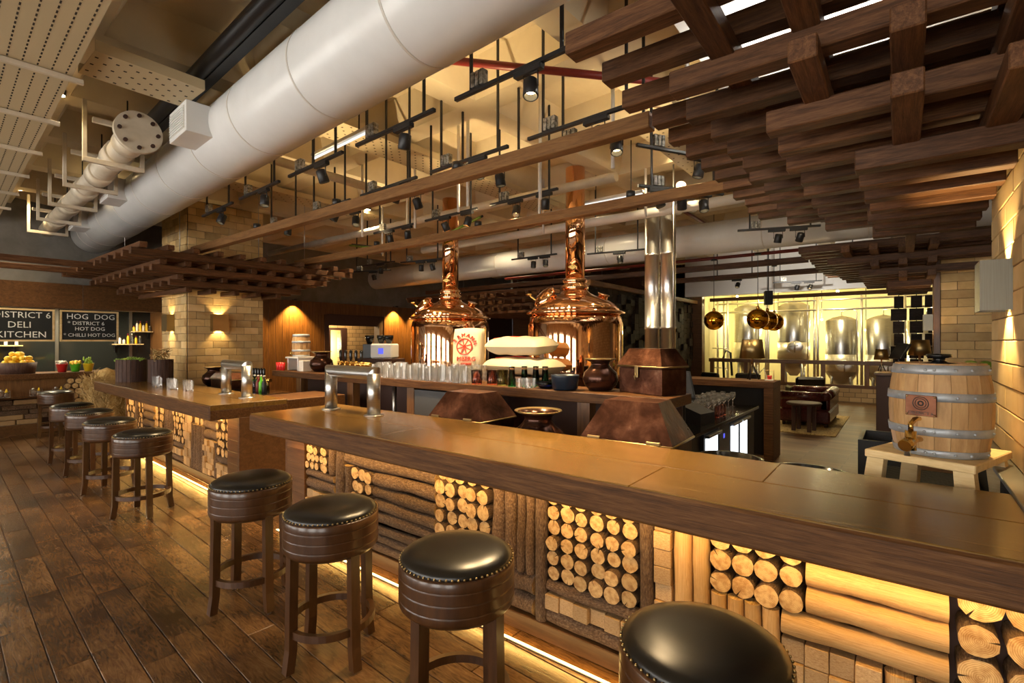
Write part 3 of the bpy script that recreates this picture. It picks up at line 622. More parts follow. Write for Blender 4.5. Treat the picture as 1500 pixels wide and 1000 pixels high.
# bronze spittoon vases
VP = [(.10, 0), (.125, .01), (.17, .06), (.19, .12), (.175, .19), (.115, .245), (.095, .275), (.10, .30), (.15, .325), (.168, .335), (.166, .341), (.145, .332), (.09, .305), (.085, .275), (.10, .24), (.15, .19), (.165, .12), (.10, .03), (.0005, .025)]
vme = MB().lathe(VP, 32, mats=[0] * 8 + [1] * 3 + [0] * 7).mesh('vase', ['bronze', 'old_brass'])
def vase(label, loc, s=1.0): o = inst('spittoon_vase', vme, None, loc, (0, 0, 0), (s, s, s)); tag(o, label, 'vase', 'bronze vases')
vase('round dark bronze vase with flared brass rim between the two copper chests', (-2.45, 3.50, .80), 1.22)
tag(part('vase_stand', MB().box(-2.85, -2.0, 3.3, 3.85, 0, .80), 'black_metal'), 'black under-counter unit holding up the bronze vase between the chests', 'counter')
# ---- glass counter (island)
isl = thing('glass_counter', 'long raised wooden counter crowded with glasses in front of the copper kettles', 'counter', (0, 4.10, 0))
part('top', MB().bbox(-8.3, -1.53, 0, .56, 1.225, 1.32, .006), 'bar_edge', isl)
for x_ in (-7.6, -6.2, -4.9, -3.6, -2.4, -1.75): part('leg', MB().bbox(x_ - .07, x_ + .07, .08, .2, 0, 1.225, .004), 'panel_wood', isl)
part('back_panel', MB().box(-8.2, -1.6, .5, .53, 0, 1.22), 'stave_dark', isl)
part('shelf', MB().bbox(-7.8, -1.6, .05, .5, .55, .6, .004), 'panel_wood_h', isl)
mb = MB()
cb = thing('control_box', 'grey steel control cabinet with small coloured buttons under the glass counter', 'cabinet', (-4.80, 4.16, .601)); part('case', MB().bbox(0, 1.05, 0, .12, 0, .6, .004), 'dark_grey', cb)
for k, (bx, bz, c) in enumerate([(.52 + .09 * i, .42, ('leaf', 'pot_red', 'paper')[i]) for i in range(3)] + [(.47 + .09 * i, .26, 'pot_yellow') for i in range(3)]): part('button', MB().bbox(bx - .015, bx + .015, -.01, 0, bz, bz + .05, .003).box(bx - .013, bx + .013, -.012, 0, bz - .025, bz - .004, 1), ['paper', c], cb)
for s_ in (0.0, .36): tag(part('steel_post', MB().cyl((-5.3 + s_, 4.25, .6), (-5.3 + s_, 4.25, 1.22), .03, 12), 'steel'), 'thin vertical steel post standing under the glass counter', 'post', 'steel posts under the counter')
# glasses
def gl_prof(r, h, t=.003, taper=1.12): return [(.0005, 0), (r * .96, 0), (r, .004), (r * taper, h), (r * taper - t, h), (r - t, .014), (.0005, .012)]
g_tall = MB().lathe(gl_prof(.036, .175), 11, 0, None, False).mesh('beer_glass', 'glass'); g_low = MB().lathe(gl_prof(.038, .105), 11, 0, None, False).mesh('tumbler', 'glass')
g_mug = MB().lathe(gl_prof(.042, .14, .005, 1.0), 14).tube([(.042, 0, .11), (.075, 0, .105), (.08, 0, .07), (.075, 0, .04), (.042, 0, .03)], .006, 6).mesh('beer_mug', 'glass')
g_green = MB().lathe([(.0005, 0), (.040, 0), (.042, .006), (.030, .20), (.033, .215), (.030, .215), (.037, .012), (.0005, .01)], 14).mesh('green_glass', 'glass_green')
ZI = 1.3205
def glass(me, x_, y_, z_, label, group, name=None, sc=1.0): tag(inst(name or me.name.split('.')[0], me, None, (x_, y_, z_), (0, 0, random.uniform(0, 6)), (sc, sc, sc)), label, 'glass', group)
g_big = MB().lathe(gl_prof(.043, .20, .004), 12, 0, None, False).mesh('beer_glass', 'glass')
for i in range(15):
    for j in range(3 if 1 < i < 10 else 4): glass(g_big if (i + j) % 3 else g_tall, -5.62 + i * .118 + random.uniform(-.006, .006), 4.165 + j * .115, ZI, 'clear beer glass in the crowded rows on the glass counter', 'clear beer glasses on the counter', 'beer_glass')
for i in range(4): glass(g_mug, -5.35 + i * .215, 4.55, ZI, 'tall clear mug standing at the back of the glass rows', 'clear mugs on the counter', sc=1.1)
for x_, y_ in ((-3.26, 4.17), (-3.19, 4.30), (-3.09, 4.37), (-2.99, 4.40)): glass(g_green, x_, y_, ZI, 'tall green bottle-glass tumbler standing on the counter', 'green glasses on the counter')
for i in range(4): glass(g_low, -3.14 + (i % 2) * .10, 4.14 + (i // 2) * .10, ZI, 'clear tumbler in front of the green glasses', 'tumblers by the green glasses', 'tumbler', .9)
tag(part('olive_glass', MB().lathe(gl_prof(.06, .17), 16), 'glass_olive', None, (-3.43, 4.22, ZI)), 'wide olive green tumbler beside the red jars', 'glass')
for x_, y_ in ((-3.76, 4.17), (-3.60, 4.25)): tag(part('straw_jar', MB().lathe(gl_prof(.06, .16), 16), 'glass_red', None, (x_, y_, ZI)), 'red glass jar between the clear glasses and the green glasses', 'jar', 'red jars')
tag(part('blue_bowl', MB().lathe([(.0005, 0), (.06, 0), (.10, .03), (.115, .07), (.11, .07), (.095, .035), (.055, .012), (.0005, .01)], 24), 'glass_blue', None, (-2.875, 4.25, ZI)), 'small blue glass bowl beside the navy bowl', 'bowl')
tag(part('navy_bowl', MB().lathe([(.0005, 0), (.10, 0), (.125, .02), (.138, .13), (.142, .15), (.134, .15), (.118, .03), (.0005, .02)], 28), 'navy', None, (-2.63, 4.22, ZI)), 'dark navy ribbed bowl beside the bronze vase on the counter', 'bowl')
vase('round dark bronze vase with brass rim on the counter beside the tall chest', (-2.335, 4.40, ZI), .92)
t = chest('dark copper chest with a latch standing on the end of the glass counter', (-2.135, 4.40, ZI), R(-20), .52, .33, .235, .18, .07); part('latch', MB().bbox(.22, .26, -.022, -.012, .15, .26, .003).tube([(.24, -.028, .19), (.225, -.03, .16), (.24, -.03, .125), (.255, -.03, .16), (.24, -.028, .19)], .004, 6), 'old_brass', t)
# sacks
def cushion_mesh(L, Wd, H, n=22, m=16, k=.42):
    vs = []; fs = []
    for sgn in (1, -1):
        for i in range(n + 1):
            for j in range(m + 1):
                u = 2 * i / n - 1; w_ = 2 * j / m - 1; e = max(0, (1 - abs(u) ** 5)) ** k * max(0, (1 - abs(w_) ** 3.2)) ** k
                u2 = u * (1 - .05 * w_ * w_); w2 = w_ * (1 - .07 * (1 - abs(u))**2 * 0 - .05 * u * u); vs.append((u2 * L / 2, w2 * Wd / 2, sgn * (H / 2) * e + .006 * math.sin(9 * u + 4 * w_) * e))
    q = (n + 1) * (m + 1)
    for i in range(n):
        for j in range(m):
            a = i * (m + 1) + j; f = (a, a + m + 1, a + m + 2, a + 1); fs.append(f); fs.append(tuple(q + z for z in f[::-1]))
    return MB().add(vs, fs, 0, True)
def sack(label, loc, rot, L, Wd, H):
    t = thing('malt_sack', label, 'sack', loc); t.rotation_euler = rot; part('bag', cushion_mesh(L, Wd, H), 'sack', t); return t
# sacks lie on a trolley between counter and kettles
tag(part('sack_bench', MB().bbox(-6.0, -3.3, 4.86, 5.5, 0, 1.36, .01), 'stave_dark'), 'dark low bench behind the glass counter, under the malt sacks', 'bench')
sk = sack('upright cream malt sack printed in red, standing behind the clear glasses', (-4.71, 5.06, 1.68), (R(84), 0, R(24)), .46, .62, .20)
for txt, sz, yy in (('MBERG', .085, -.13), ('RMANY', .045, -.20)): inst('print', text_mesh(txt, sz, 'sack_print', .012), sk, (-.0, yy, .098))
ring = MB().lathe([(.115, 0), (.115, .014), (.10, .014), (.10, 0)], 32, close=True)
for a in range(4): ring.box(-.10, .10, -.007 , .007, 0, .014, 0, Matrix.Rotation(a * PI / 4 + .3, 4, 'Z'))
part('emblem', ring, 'sack_print', sk, (-.03, .04, .094))
for i, ch in enumerate('ERMANN'):
    a = R(150 - i * 26); inst('print', text_mesh(ch, .075, 'sack_print', .012), sk, (-.03 + .155 * math.cos(a), .04 + .155 * math.sin(a), .094), (0, 0, a - PI / 2))
s2 = sack('cream malt sack lying flat on the bench, on top of another', (-3.90, 5.18, 1.745), (R(3), 0, R(-6)), .95, .5, .24)
s3 = sack('cream malt sack lying at the bottom of the pile beside the right kettle', (-3.86, 5.18, 1.485), (0, 0, R(-3)), 1.05, .54, .22)
for s_ in (s2, s3):
    part('print', MB().tube([(-.4, -.1, .098), (-.1, -.02, .122), (.3, -.1, .105)], .006, 5).tube([(-.3, .12, .10), (.1, .16, .10), (.4, .1, .085)], .006, 5), 'sack_print', s_)
# ---- copper kettles
def kettle(label, loc):
    t = thing('brew_kettle', label, 'kettle', loc)
    part('vessel', MB().lathe([(.60, 0), (.70, .05), (.72, .15), (.72, 2.05), (.70, 2.16), (.66, 2.20)], 56), 'copper', t)
    part('rim', MB().lathe([(.66, 2.19), (.735, 2.20), (.755, 2.225), (.735, 2.25), (.67, 2.26)], 56), 'copper', t)
    part('dome', MB().lathe([(.675, 2.255), (.655, 2.30), (.61, 2.35), (.53, 2.405), (.43, 2.45), (.32, 2.49), (.235, 2.53), (.19, 2.575), (.17, 2.62)], 56), 'copper', t)
    part('collar', MB().lathe([(.165, 2.56), (.20, 2.58), (.21, 2.64), (.17, 2.67), (.185, 2.70), (.20, 2.73), (.16, 2.76)], 40), 'copper', t)
    part('chimney', MB().lathe([(.148, 2.74), (.148, 4.44)], 40), 'copper', t)
    d_ = Vector((-.42, -.62, .66)).normalized(); c = Vector((-.27, -.33, 2.40)); q = d_.to_track_quat('Z', 'Y').to_matrix().to_4x4()
    h = part('manhole', MB().lathe([(.16, -.06), (.16, .05), (.20, .06), (.20, .10), (.15, .15), (.05, .175), (.0005, .178)], 32, 0, Matrix.Translation(c) @ q), 'copper', t)
    rh = (Vector((-1, 0, .1)) - d_ * d_.dot(Vector((-1, 0, .1)))).normalized(); part('wheel', MB().tube([c + d_ * .02 + rh * .17, c + d_ * .12 + rh * .20, c + d_ * .24 + rh * .21], .016, 8).sphere(c + d_ * .26 + rh * .21, .035, 0, 10, 6, (1.6, 1, .6)), 'brass', h)
    c2 = Vector((.36, .18, 2.42)); part('port', MB().lathe([(.075, -.05), (.075, .08), (.09, .085), (.09, .105), (.06, .105)], 24, 0, Matrix.Translation(c2) @ Vector((.35, 0, 1)).to_track_quat('Z', 'Y').to_matrix().to_4x4()), 'copper', t)
    part('badge', MB().add([(-.07, -.004, 0), (0, -.004, -.04), (.07, -.004, 0), (0, -.004, .04), (-.07, .012, 0), (0, .012, -.04), (.07, .012, 0), (0, .012, .04)], [(0, 1, 2, 3), (7, 6, 5, 4)] + [(i, i + 4, (i + 1) % 4 + 4, (i + 1) % 4) for i in range(4)]), 'brass', t, (-.02 + .06, -.145, 2.92), (0, 0, R(25)))
    return t
kettle('polished copper brew kettle with chimney, to the right behind the lying sacks', (-3.93, 6.6, 0))
kettle('polished copper brew kettle with chimney, farther one behind the upright sack', (-6.61, 6.6, 0))
# fairy warm sparkle lamps: track heads give the highlights on the domes
for s_, x_ in (('tall polished steel exhaust pipe on the kettle side of the pair', -3.24), ('tall polished steel exhaust pipe on the globe lamp side of the pair', -2.97)):
    tag(part('exhaust_pipe', MB().lathe([(.118, 0), (.118, 2.0), (.124, 2.0), (.124, 2.04), (.118, 2.04), (.118, 3.2), (.124, 3.2), (.124, 3.24), (.118, 3.24), (.118, 4.08)], 28).tube([(0, 0, 4.06), (0, .01, 4.12), (0, .05, 4.19), (0, .13, 4.23), (0, .24, 4.24), (0, 1.2, 4.24)], .117, 20), 'mirror_steel', None, (x_, 7.9, 0)), s_, 'pipe')
tag(part('hanging_rod', MB().cyl((-2.70, 7.4, 1.3), (-2.70, 7.4, ceil_z(-2.7, 7.4)), .012, 8), 'steel'), 'thin steel rod hanging beside the polished exhaust pipes', 'rod')
# ---- barrel on its pine stool
def barrel(label, loc, rz, s, h, rb, rt, tap=True):
    t = thing('beer_barrel', label, 'barrel', loc, rz)
    rad = lambda z: rt + (rb - rt) * (1 - (2 * z / h - 1) ** 2)
    n = 20
    for i in range(n):
        mb = MB(); vs = []; fs = []; K = 10
        for k in range(K + 1):
            z = h * k / K; r_ = rad(z)
            for a in (i + .012, i + .988):
                an = 2 * PI * a / n
                for rr in (r_, r_ - .02): vs.append((rr * math.cos(an), rr * math.sin(an), z))
        for k in range(K):
            a = k * 4; fs += [(a, a + 2, a + 6, a + 4), (a + 1, a + 5, a + 7, a + 3), (a, a + 4, a + 5, a + 1), (a + 2, a + 3, a + 7, a + 6)]
        fs += [(0, 1, 3, 2), (K * 4, K * 4 + 2, K * 4 + 3, K * 4 + 1)]
        mb.add(vs, fs, 0, False); part('stave', mb, 'barrel_oak', t)
    part('head', MB().lathe([(.0005, h - .008), (rad(h) - .021, h - .008), (rad(h) - .021, h - .03), (.0005, h - .03)], 32), 'barrel_red', t); part('bottom', MB().lathe([(.0005, .02), (rad(0) - .021, .02), (rad(0) - .021, .03), (.0005, .03)], 24), 'stave_dark', t)
    for z0, z1 in ((.0, .075), (.225, .315), (.60, .69), (.885, .985)):
        a, c = z0 * h, z1 * h
        b_ = part('hoop', MB().lathe([(rad(a) + .0015, a), (rad(a) + .005, a), (rad((a + c) / 2) + .005, (a + c) / 2), (rad(c) + .005, c), (rad(c) + .0015, c)], 48, close=True), 'galvanised', t)
        if s:
            rv = MB(); z = (a + c) / 2
            for an in (-118, -108, -84, -64, -150, -30): q = R(an); rv.sphere(((rad(z) + .006) * math.cos(q), (rad(z) + .006) * math.sin(q), z), .008, 0, 8, 6)
            part('rivet', rv, 'galvanised', b_)
    return t, rad
t, rad = barrel('big oak barrel with galvanised hoops and brass tap on a pine stool', (.165, 3.64, 1.19), R(10), 1, .492, .226, .196)
part('bung', MB().lathe([(.075, .485), (.075, .490), (.04, .495), (.027, .505), (.027, .518), (.055, .524), (.055, .540), (.0005, .542)], 28), 'black_gloss', t)
an = R(-121); pz = .27; rr = rad(pz) + .007
Mp = Matrix.Translation((rr * math.cos(an), rr * math.sin(an), pz)) @ Matrix.Rotation(an + PI / 2, 4, 'Z')
pt = part('plate', MB().bbox(-.068, .068, -.004, .004, -.055, .055, .002), 'plate_copper', t); pt.matrix_local = Mp
part('emblem', MB().lathe([(.042, 0), (.042, .003), (.038, .003), (.038, 0)], 32, close=True).lathe([(.030, 0), (.030, .003), (.027, .003), (.027, 0)], 32, close=True).lathe([(.016, 0), (.016, .003), (.009, .003), (.009, 0)], 24, close=True), 'black_metal', pt, (0, -.004, .012), (R(90), 0, 0), (.85, .85, .85))
inst('lettering', text_mesh('DISTRICT 6', .022, 'black_metal', .001), pt, (0, -.0048, -.040), (R(90), 0, 0))
sc_ = MB()
for sx in (-1, 1):
    for sz in (-1, 1): sc_.sphere((sx * .06, -.005, sz * .047), .005, 0, 8, 5)
part('screws', sc_, 'old_brass', pt)
an = R(-124); rr = rad(.10); Mt = Matrix.Translation((rr * math.cos(an), rr * math.sin(an), .088)) @ Matrix.Rotation(an + PI / 2, 4, 'Z') @ Matrix.Scale(1.05, 4)
tp = part('tap', MB().cyl((0, .02, 0), (0, -.14, 0), .014, 12).cyl((0, -.09, -.045), (0, -.09, .05), .024, 14).cyl((0, -.15, -.02), (0, -.10, -.005), .03, 14).cyl((0, -.125, -.07), (0, -.125, -.01), .013, 10, 1).tube([(0, -.09, .05), (.0, -.09, .085), (.0, -.05, .105), (0, .0, .105), (0, .015, .09)], .012, 8), ['brass', 'mirror_steel'], t); tp.matrix_local = Mt
t = thing('barrel_stool', 'pale pine stool carrying the oak barrel behind the bar', 'stool', (.155, 3.68, 0), R(-19))
part('top', MB().bbox(-.24, .24, -.29, .33, 1.145, 1.188, .005), 'pine', t)
for sx in (-1, 1):
    for sy in (-1, 1): part('leg', MB().add([(sx * .19 - .04, sy * .25 - .03, 1.145), (sx * .19 + .04, sy * .25 - .03, 1.145), (sx * .19 + .04, sy * .25 + .03, 1.145), (sx * .19 - .04, sy * .25 + .03, 1.145), (sx * .22 - .045, sy * .27 - .03, .85), (sx * .22 + .045, sy * .27 - .03, .85), (sx * .22 + .045, sy * .27 + .03, .85), (sx * .22 - .045, sy * .27 + .03, .85)], [(3, 2, 1, 0), (4, 5, 6, 7), (0, 1, 5, 4), (1, 2, 6, 5), (2, 3, 7, 6), (3, 0, 4, 7)][::1]), 'pine', t)
ub = thing('back_bar', 'black back-bar counter with ribbed rubber mats under the barrel stool', 'counter', (0, 0, 0))
part('body', MB().box(-.2, .42, 3.26, 4.8, 0, .835), 'black_matte', ub)
rb = MB()
for i in range(38): rb.box(-.19, .41, 3.28 + i * .04, 3.30 + i * .04, .835, .849)
part('mat', rb, 'rubber', ub)
# black bins / crate behind the bar
bme = MB().lathe([(.17, 0), (.215, .80), (.235, .82), (.235, .85), (.205, .85), (.19, .78), (.0005, .76)], 36).mesh('bin', 'black_gloss')
tag(inst('black_bin', bme, None, (-.94, 3.62, 0), (0, 0, 0), (.95, .95, 1.18)), 'round black bin behind the bar in front of the lit fridge', 'bin'); tag(inst('black_bin', bme, None, (-.456, 3.56, 0), (0, 0, 0), (1.0, 1.0, 1.17)), 'round black bin behind the bar on the pale stone threshold', 'bin')
tag(part('black_crate', MB().box(-.52, -.22, 0, .03, 0, 1).box(-.52, -.22, .57, .6, 0, 1).box(-.52, -.49, .03, .57, 0, 1).box(-.25, -.22, .03, .57, 0, 1).box(-.49, -.25, .03, .57, .7, .75), 'black_metal', None, (.24, 4.95, 0)), 'open black box standing between the bin and the barrel stool', 'box')
# ================================================================== CEILING SERVICES
def along(x): return 2.11 - x * math.tan(-TH)*0 + (-x) * math.tan(R(3.0))
DZ = 4.0
dk = thing('air_duct', 'large white round air duct running the length of the bar ceiling', 'duct', (0, 2.11, DZ), R(-3.0))
prof = []
part('tube', MB().cyl((-13.25, 0, 0), (3.5, 0, 0), .36, 56), 'duct_white', dk)
for x_ in (-12.6, -12.0, -10.8, -9.6, -8.4, -7.2, -6.0, -4.9, -3.7, -2.5, -1.3, -.1): part('seam', MB().lathe([(.3605, -.010), (.3635, -.010), (.3635, .010), (.3605, .010)], 56, close=True), 'seam', dk, (x_, 0, 0), (0, R(90), 0))
for x_, yy, zz in ((-5.65, -.38, -.02), (-9.05, -.38, -.02), (-11.75, -.38, -.02)):
    g = part('grille_box', MB().bbox(-.26, .26, -.17, .17, -.15, .15, .004), 'duct_white', dk, (x_, yy, zz))
    fr = part('grille', MB().box(-.21, .21, -.176, -.171, -.11, .11), 'seam', g)
    s_ = MB()
    for i in range(9): s_.box(-.21, .21, -.186, -.176, -.105 + i * .0245, -.095 + i * .0245)
    part('louvre', s_, 'duct_white', g)
for x_ in (-2.9, -4.6): part('top_outlet', MB().bbox(-.3, .3, .1, .55, .12, .36, .004), 'duct_white', dk, (x_ + 1.3, 0, 0))
dk2 = thing('air_duct', 'white round air duct crossing behind the copper chimneys', 'duct', (0, 9.7, 3.74)); part('tube', MB().cyl((-13.0, 0, 0), (2.2, 0, 0), .30, 48), 'duct_white', dk2)
for i in range(10): part('seam', MB().lathe([(.3005, -.008), (.303, -.008), (.303, .008), (.3005, .008)], 48, close=True), 'seam', dk2, (-12.4 + i * 1.5, 0, 0), (0, R(90), 0))
lm = lamp  # perforated cable trays
def tray(label, loc, rz, L, w_, holes, lip=.09):
    t = thing('cable_tray', label, 'cable tray', loc, rz)
    part('pan', MB().box(0, L, -w_ / 2, w_ / 2, 0, .006).box(0, L, -w_ / 2, -w_ / 2 + .006, .006, lip).box(0, L, w_ / 2 - .006, w_ / 2, .006, lip), 'tray_paint', t)
    h = MB(); hs, hl, px_, py_ = holes; nx = int(L / px_); ny = int(w_ / py_)
    for i in range(nx):
        for j in range(ny):
            if (i + j) % 2 or hl > hs: x_ = (i + .5) * px_; y_ = -w_ / 2 + (j + .5) * w_ / ny; h.add([(x_ - hl, y_ - hs, -.0012), (x_ + hl, y_ - hs, -.0012), (x_ + hl, y_ + hs, -.0012), (x_ - hl, y_ + hs, -.0012)], [(3, 2, 1, 0)])
    o = part('perforation', h, 'tray_hole', t); o['kind'] = 'stuff'; return t
tray('wide slotted metal cable tray running above the stools, beside the flanged pipe', (-13.3, .54, 4.05), R(-2.8), 14.3, 1.75, (.0055, .022, .075, .085))
tray('short perforated cable tray butting against the near side of the big duct', (-5.36, 1.09, 4.13), R(90), .80, .54, (.012, .012, .07, .07))
tray('perforated cable tray running on from the big duct toward the near kettle', (-5.36, 2.95, 4.33), R(90), 5.0, .54, (.012, .012, .07, .07))
tray('perforated cable tray farther along, crossing above the left pillar canopy', (-8.6, 3.2, 4.34), R(90), 3.2, .5, (.012, .012, .09, .09))
tray('perforated cable tray crossing near the polished exhaust pipes', (-2.2, 5.6, 4.30), R(90), 2.0, .6, (.012, .012, .09, .09))
ORD = ('first', 'second', 'third', 'fourth', 'fifth', 'sixth')
# struts carrying the wide tray
for i in range(6): tag(part('tray_strut', MB().bbox(-.02, .02, -1.0, .95, -.04, 0, .003), 'pipe_cream', None, (-5.6 - i * 1.25, .54 - (-5.6 + 13.3 - i * 1.25) * .0489, 4.046), (0, 0, R(-2.8))), 'cream steel strut under the slotted cable tray, %s counting toward the deli kitchen' % ORD[i], 'strut', 'struts under the slotted tray')
# flanged pipe with hangers
fp = thing('flanged_pipe', 'cream water pipe ending in a round bolted blind flange, beside the white duct', 'pipe', (-6.3, 1.70, 3.98), R(-3.2))
part('tube', MB().cyl((-6.9, 0, 0), (0, 0, 0), .125, 28), 'pipe_cream', fp); 
for x_ in (-.3, -.95, -1.9, -2.9, -4.2, -5.6): part('coupling', MB().cyl((x_ - .16, 0, 0), (x_ + .16, 0, 0), .145, 28), 'pipe_cream', fp)
fg = part('flange', MB().cyl((-.02, 0, 0), (.05, 0, 0), .21, 36), 'pipe_cream', fp)
for i in range(8): a = 2 * PI * i / 8; part('bolt', MB().cyl((.05, .165 * math.cos(a), .165 * math.sin(a)), (.075, .165 * math.cos(a), .165 * math.sin(a)), .02, 8), 'stave_dark', fg)
part('branch', MB().cyl((-.25, 0, .1), (-.25, .1, .2), .06, 14).cyl((-.25, .1, .2), (-.25, .22, .2), .05, 14), 'pipe_cream', fp)
for i in range(5):
    x_ = -.75 - i * 1.35; y0 = 1.70 - x_ * 0 + (-x_) * math.tan(R(3.2)); X_ = -6.3 + x_
    t = thing('pipe_hanger', 'cream steel trapeze hanger on the flanged pipe, %s from the blind flange' % ORD[i], 'hanger', (X_, y0, 3.98), R(-3.2), 'trapeze hangers on the flanged pipe')
    part('lower_crossbar', MB().bbox(-.025, .025, -.34, .22, -.20, -.15, .003), 'pipe_cream', t); part('upper_crossbar', MB().bbox(.28, .33, -.30, .20, .15, .20, .003), 'pipe_cream', t)
    part('upright', MB().bbox(-.02, .02, -.34, -.30, -.2, .48, .003), 'pipe_cream', t); part('upright', MB().bbox(-.02, .02, .18, .22, -.2, .1, .003), 'pipe_cream', t); part('rod', MB().cyl((.305, 0, .2), (.305, 0, .48), .008, 6), 'black_metal', t)
# black trunking and dark pipe over the duct
tag(part('black_pipe', MB().cyl((-13.3, .0, 0), (2.5, 0, 0), .07, 16).box(-13.3, 2.5, .05, .14, -.06, .06), 'black_metal', None, (0, 1.64, 4.385), (0, 0, R(-3))), 'thick black pipe with cable trunking under the ceiling, behind the white duct', 'pipe')
# red sprinkler pipes
for k, (p0, p1, l) in enumerate((((-3.3, 3.0, 4.30), (-1.4, 4.69, 4.13), 'red sprinkler pipe sloping behind the track lights toward the exhaust pipes'), ((-9, 11.2, 3.6), (2.2, 11.2, 3.6), 'long red sprinkler pipe behind the far white duct'), ((-3.45, 8.6, 4.42), (-3.45, 12, 4.42), 'red sprinkler pipe running away under the ceiling above the globe lamps'))):
    tag(part('sprinkler_pipe', MB().cyl(p0, p1, .035, 10), 'red_pipe'), l, 'pipe')
tag(part('water_pipe', MB().cyl((-12.5, 6.1, 4.0), (-3.0, 6.1, 4.0), .065, 14), 'pipe_cream'), 'cream pipe passing behind the near copper chimneys under the ceiling', 'pipe')
tag(part('water_pipe', MB().cyl((-6.32, 3.1, 4.12), (-6.32, 4.9, 4.12), .06, 14), 'pipe_cream'), 'cream pipe running away from the bar beside the perforated tray', 'pipe')
tag(part('water_pipe', MB().cyl((-8.5, 7.62, 3.85), (1.0, 7.62, 3.85), .075, 14).tube([(-3.0, 7.62, 3.85), (-2.65, 7.5, 4.0), (-2.55, 7.3, 4.1)], .07, 12), 'white_paint'), 'white pipe with an elbow above the exhaust pipes', 'pipe')
# ---- track lights
def head_mesh():
    return MB().lathe([(.04, .07), (.052, .055), (.055, -.06), (.048, -.068), (.045, -.06), (.044, .03)], 18)
HM = head_mesh().mesh('head', 'black_metal'); LENS = MB().lathe([(.0005, -.012), (.043, -.012), (.043, -.008), (.0005, -.008)], 16).mesh('lens', 'bulb')
YOKE = MB().tube([(-.062, 0, -.02), (-.062, 0, .085), (.062, 0, .085), (.062, 0, -.02)], .006, 6).mesh('yoke', 'black_metal')
TRK = MB().bbox(-.575, .575, -.018, .018, -.016, .016, .004).mesh('track', 'black_metal'); ADP = MB().bbox(-.12, .12, -.026, .026, -.055, -.016, .004).mesh('adapter', 'black_metal')
TRF = MB()
for i in range(3): TRF.bbox(-.10 + i * .045, -.062 + i * .045, -.03, .03, .018, .13, .003)
TRF = TRF.mesh('transformer', 'transformer')
ROD = {}
def track(x_, y_, z_, rz, label, group, heads=(.18,), light=True, tilt=(0, 0), ceil=4.46, e=1.0):
    t = thing('track_light', label, 'track light', (x_, y_, z_), rz, group)
    inst('track', TRK, t)
    for ro in ((-.40 if not -5.3 < x_ < -4.6 else -.02), .44):
        L = round(ceil_z(x_ + ro * math.cos(rz), y_ + ro * math.sin(rz)) - z_ - .012, 2)
        if L not in ROD: ROD[L] = MB().bbox(-.011, .011, -.011, .011, .014, L, .002).mesh('rod', 'black_metal')
        inst('rod', ROD[L], t, (ro, 0, 0))
    inst('transformer', TRF, t, (-.28, 0, 0)); 
    for hx in heads:
        inst('adapter', ADP, t, (hx - .02, 0, 0)); rot = (R(random.uniform(-28, 28) + tilt[0]), R(random.uniform(-20, 20) + tilt[1]), 0)
        inst('yoke', YOKE, t, (hx, 0, -.14)); h = inst('head', HM, t, (hx, 0, -.16), rot); inst('lens', LENS, h)
        if light:
            l = lamp('SPOT', (0, 0, -.075), SPOT_W * e, WARM, h, 'spot', None, 62, .7, .04)
    return t
g = 'hanging track spotlights over the bar'
tn = 0
for r_, (y0, n, lb) in enumerate(((2.69, 5, 'black track spotlight in the row beside the white duct'), (3.66, 5, 'black track spotlight in the row above the near oak beam'), (4.0, 4, 'black track spotlight in the row over the glass counter'), (5.08, 3, 'black track spotlight in the row before the copper chimneys'))):
    for i in range(n):
        x_ = -2.19 - 1.4 * i - (.0, 0, 0, 1.75)[r_]; y_ = y0 + (-x_) * .0460
        track(x_, y_, 3.7, R(-2.6), lb + ', %s from the right canopy' % ORD[i], g, (.18,) if r_ != 3 else (-.1, .38), True, e=2.2 if r_ == 2 else 1.3)
track(-2.0, 5.75, 3.55, R(55), 'black track with spotlights turned crosswise beside the exhaust pipes', None, (-.3, 0, .3), False); track(-1.75, 5.08, 3.72, R(60), 'black track with a single spotlight next to the right canopy', None, (.2,), False)
for i, (x_, y_) in enumerate(((-9.3, 7.0), (-8.2, 7.3), (-10.4, 7.6), (-6.0, 8.4), (-4.4, 8.9), (-1.5, 8.6), (-3.4, 13.6), (-2.2, 15.2), (-.6, 15.4))): track(x_, y_, 3.55 if y_ < 12 else 3.4, R(10 * (i % 3)), 'small black track spotlight far back beyond the kettles', 'far track spotlights', (0, .3) if i % 2 else (.1,), i in (0, 1, 3, 6))
# white drop rods
wr = {}
for i, (x_, y_, z_) in enumerate(((-3.4, 4.9, 3.5), (-2.3, 4.6, 3.55), (-4.3, 4.6, 3.5), (-4.85, 5.0, 3.6), (-1.45, 4.3, 3.5), (-6.1, 5.3, 3.6), (-3.9, 5.6, 3.5), (-7.0, 5.9, 3.5), (-1.5, 5.6, 3.4), (-5.0, 7.3, 3.7), (-3.1, 7.3, 3.7), (-1.5, 7.0, 3.7), (-8.1, 6.2, 3.5), (-7.4, 7.2, 3.7), (-.9, 6.2, 3.6), (-6.5, 4.6, 3.4))):
    tag(part('drop_rod', MB().cyl((0, 0, z_), (0, 0, ceil_z(x_, y_)), .02, 8), 'white_paint', None, (x_, y_, 0)), 'thin white conduit rod dropping from the concrete ceiling', 'rod', 'white ceiling rods')
for i, (x_, y_) in enumerate(((-10.25, 3.39), (-10.9, 2.75), (-9.2, 4.3), (-9.3, 5.24))): tag(part('hanger_wire', MB().cyl((x_, y_, 3.2), (x_, y_, ceil_z(x_, y_)), .006, 6), 'steel'), 'thin steel wire holding up the pillar canopy', 'wire', 'canopy wires')
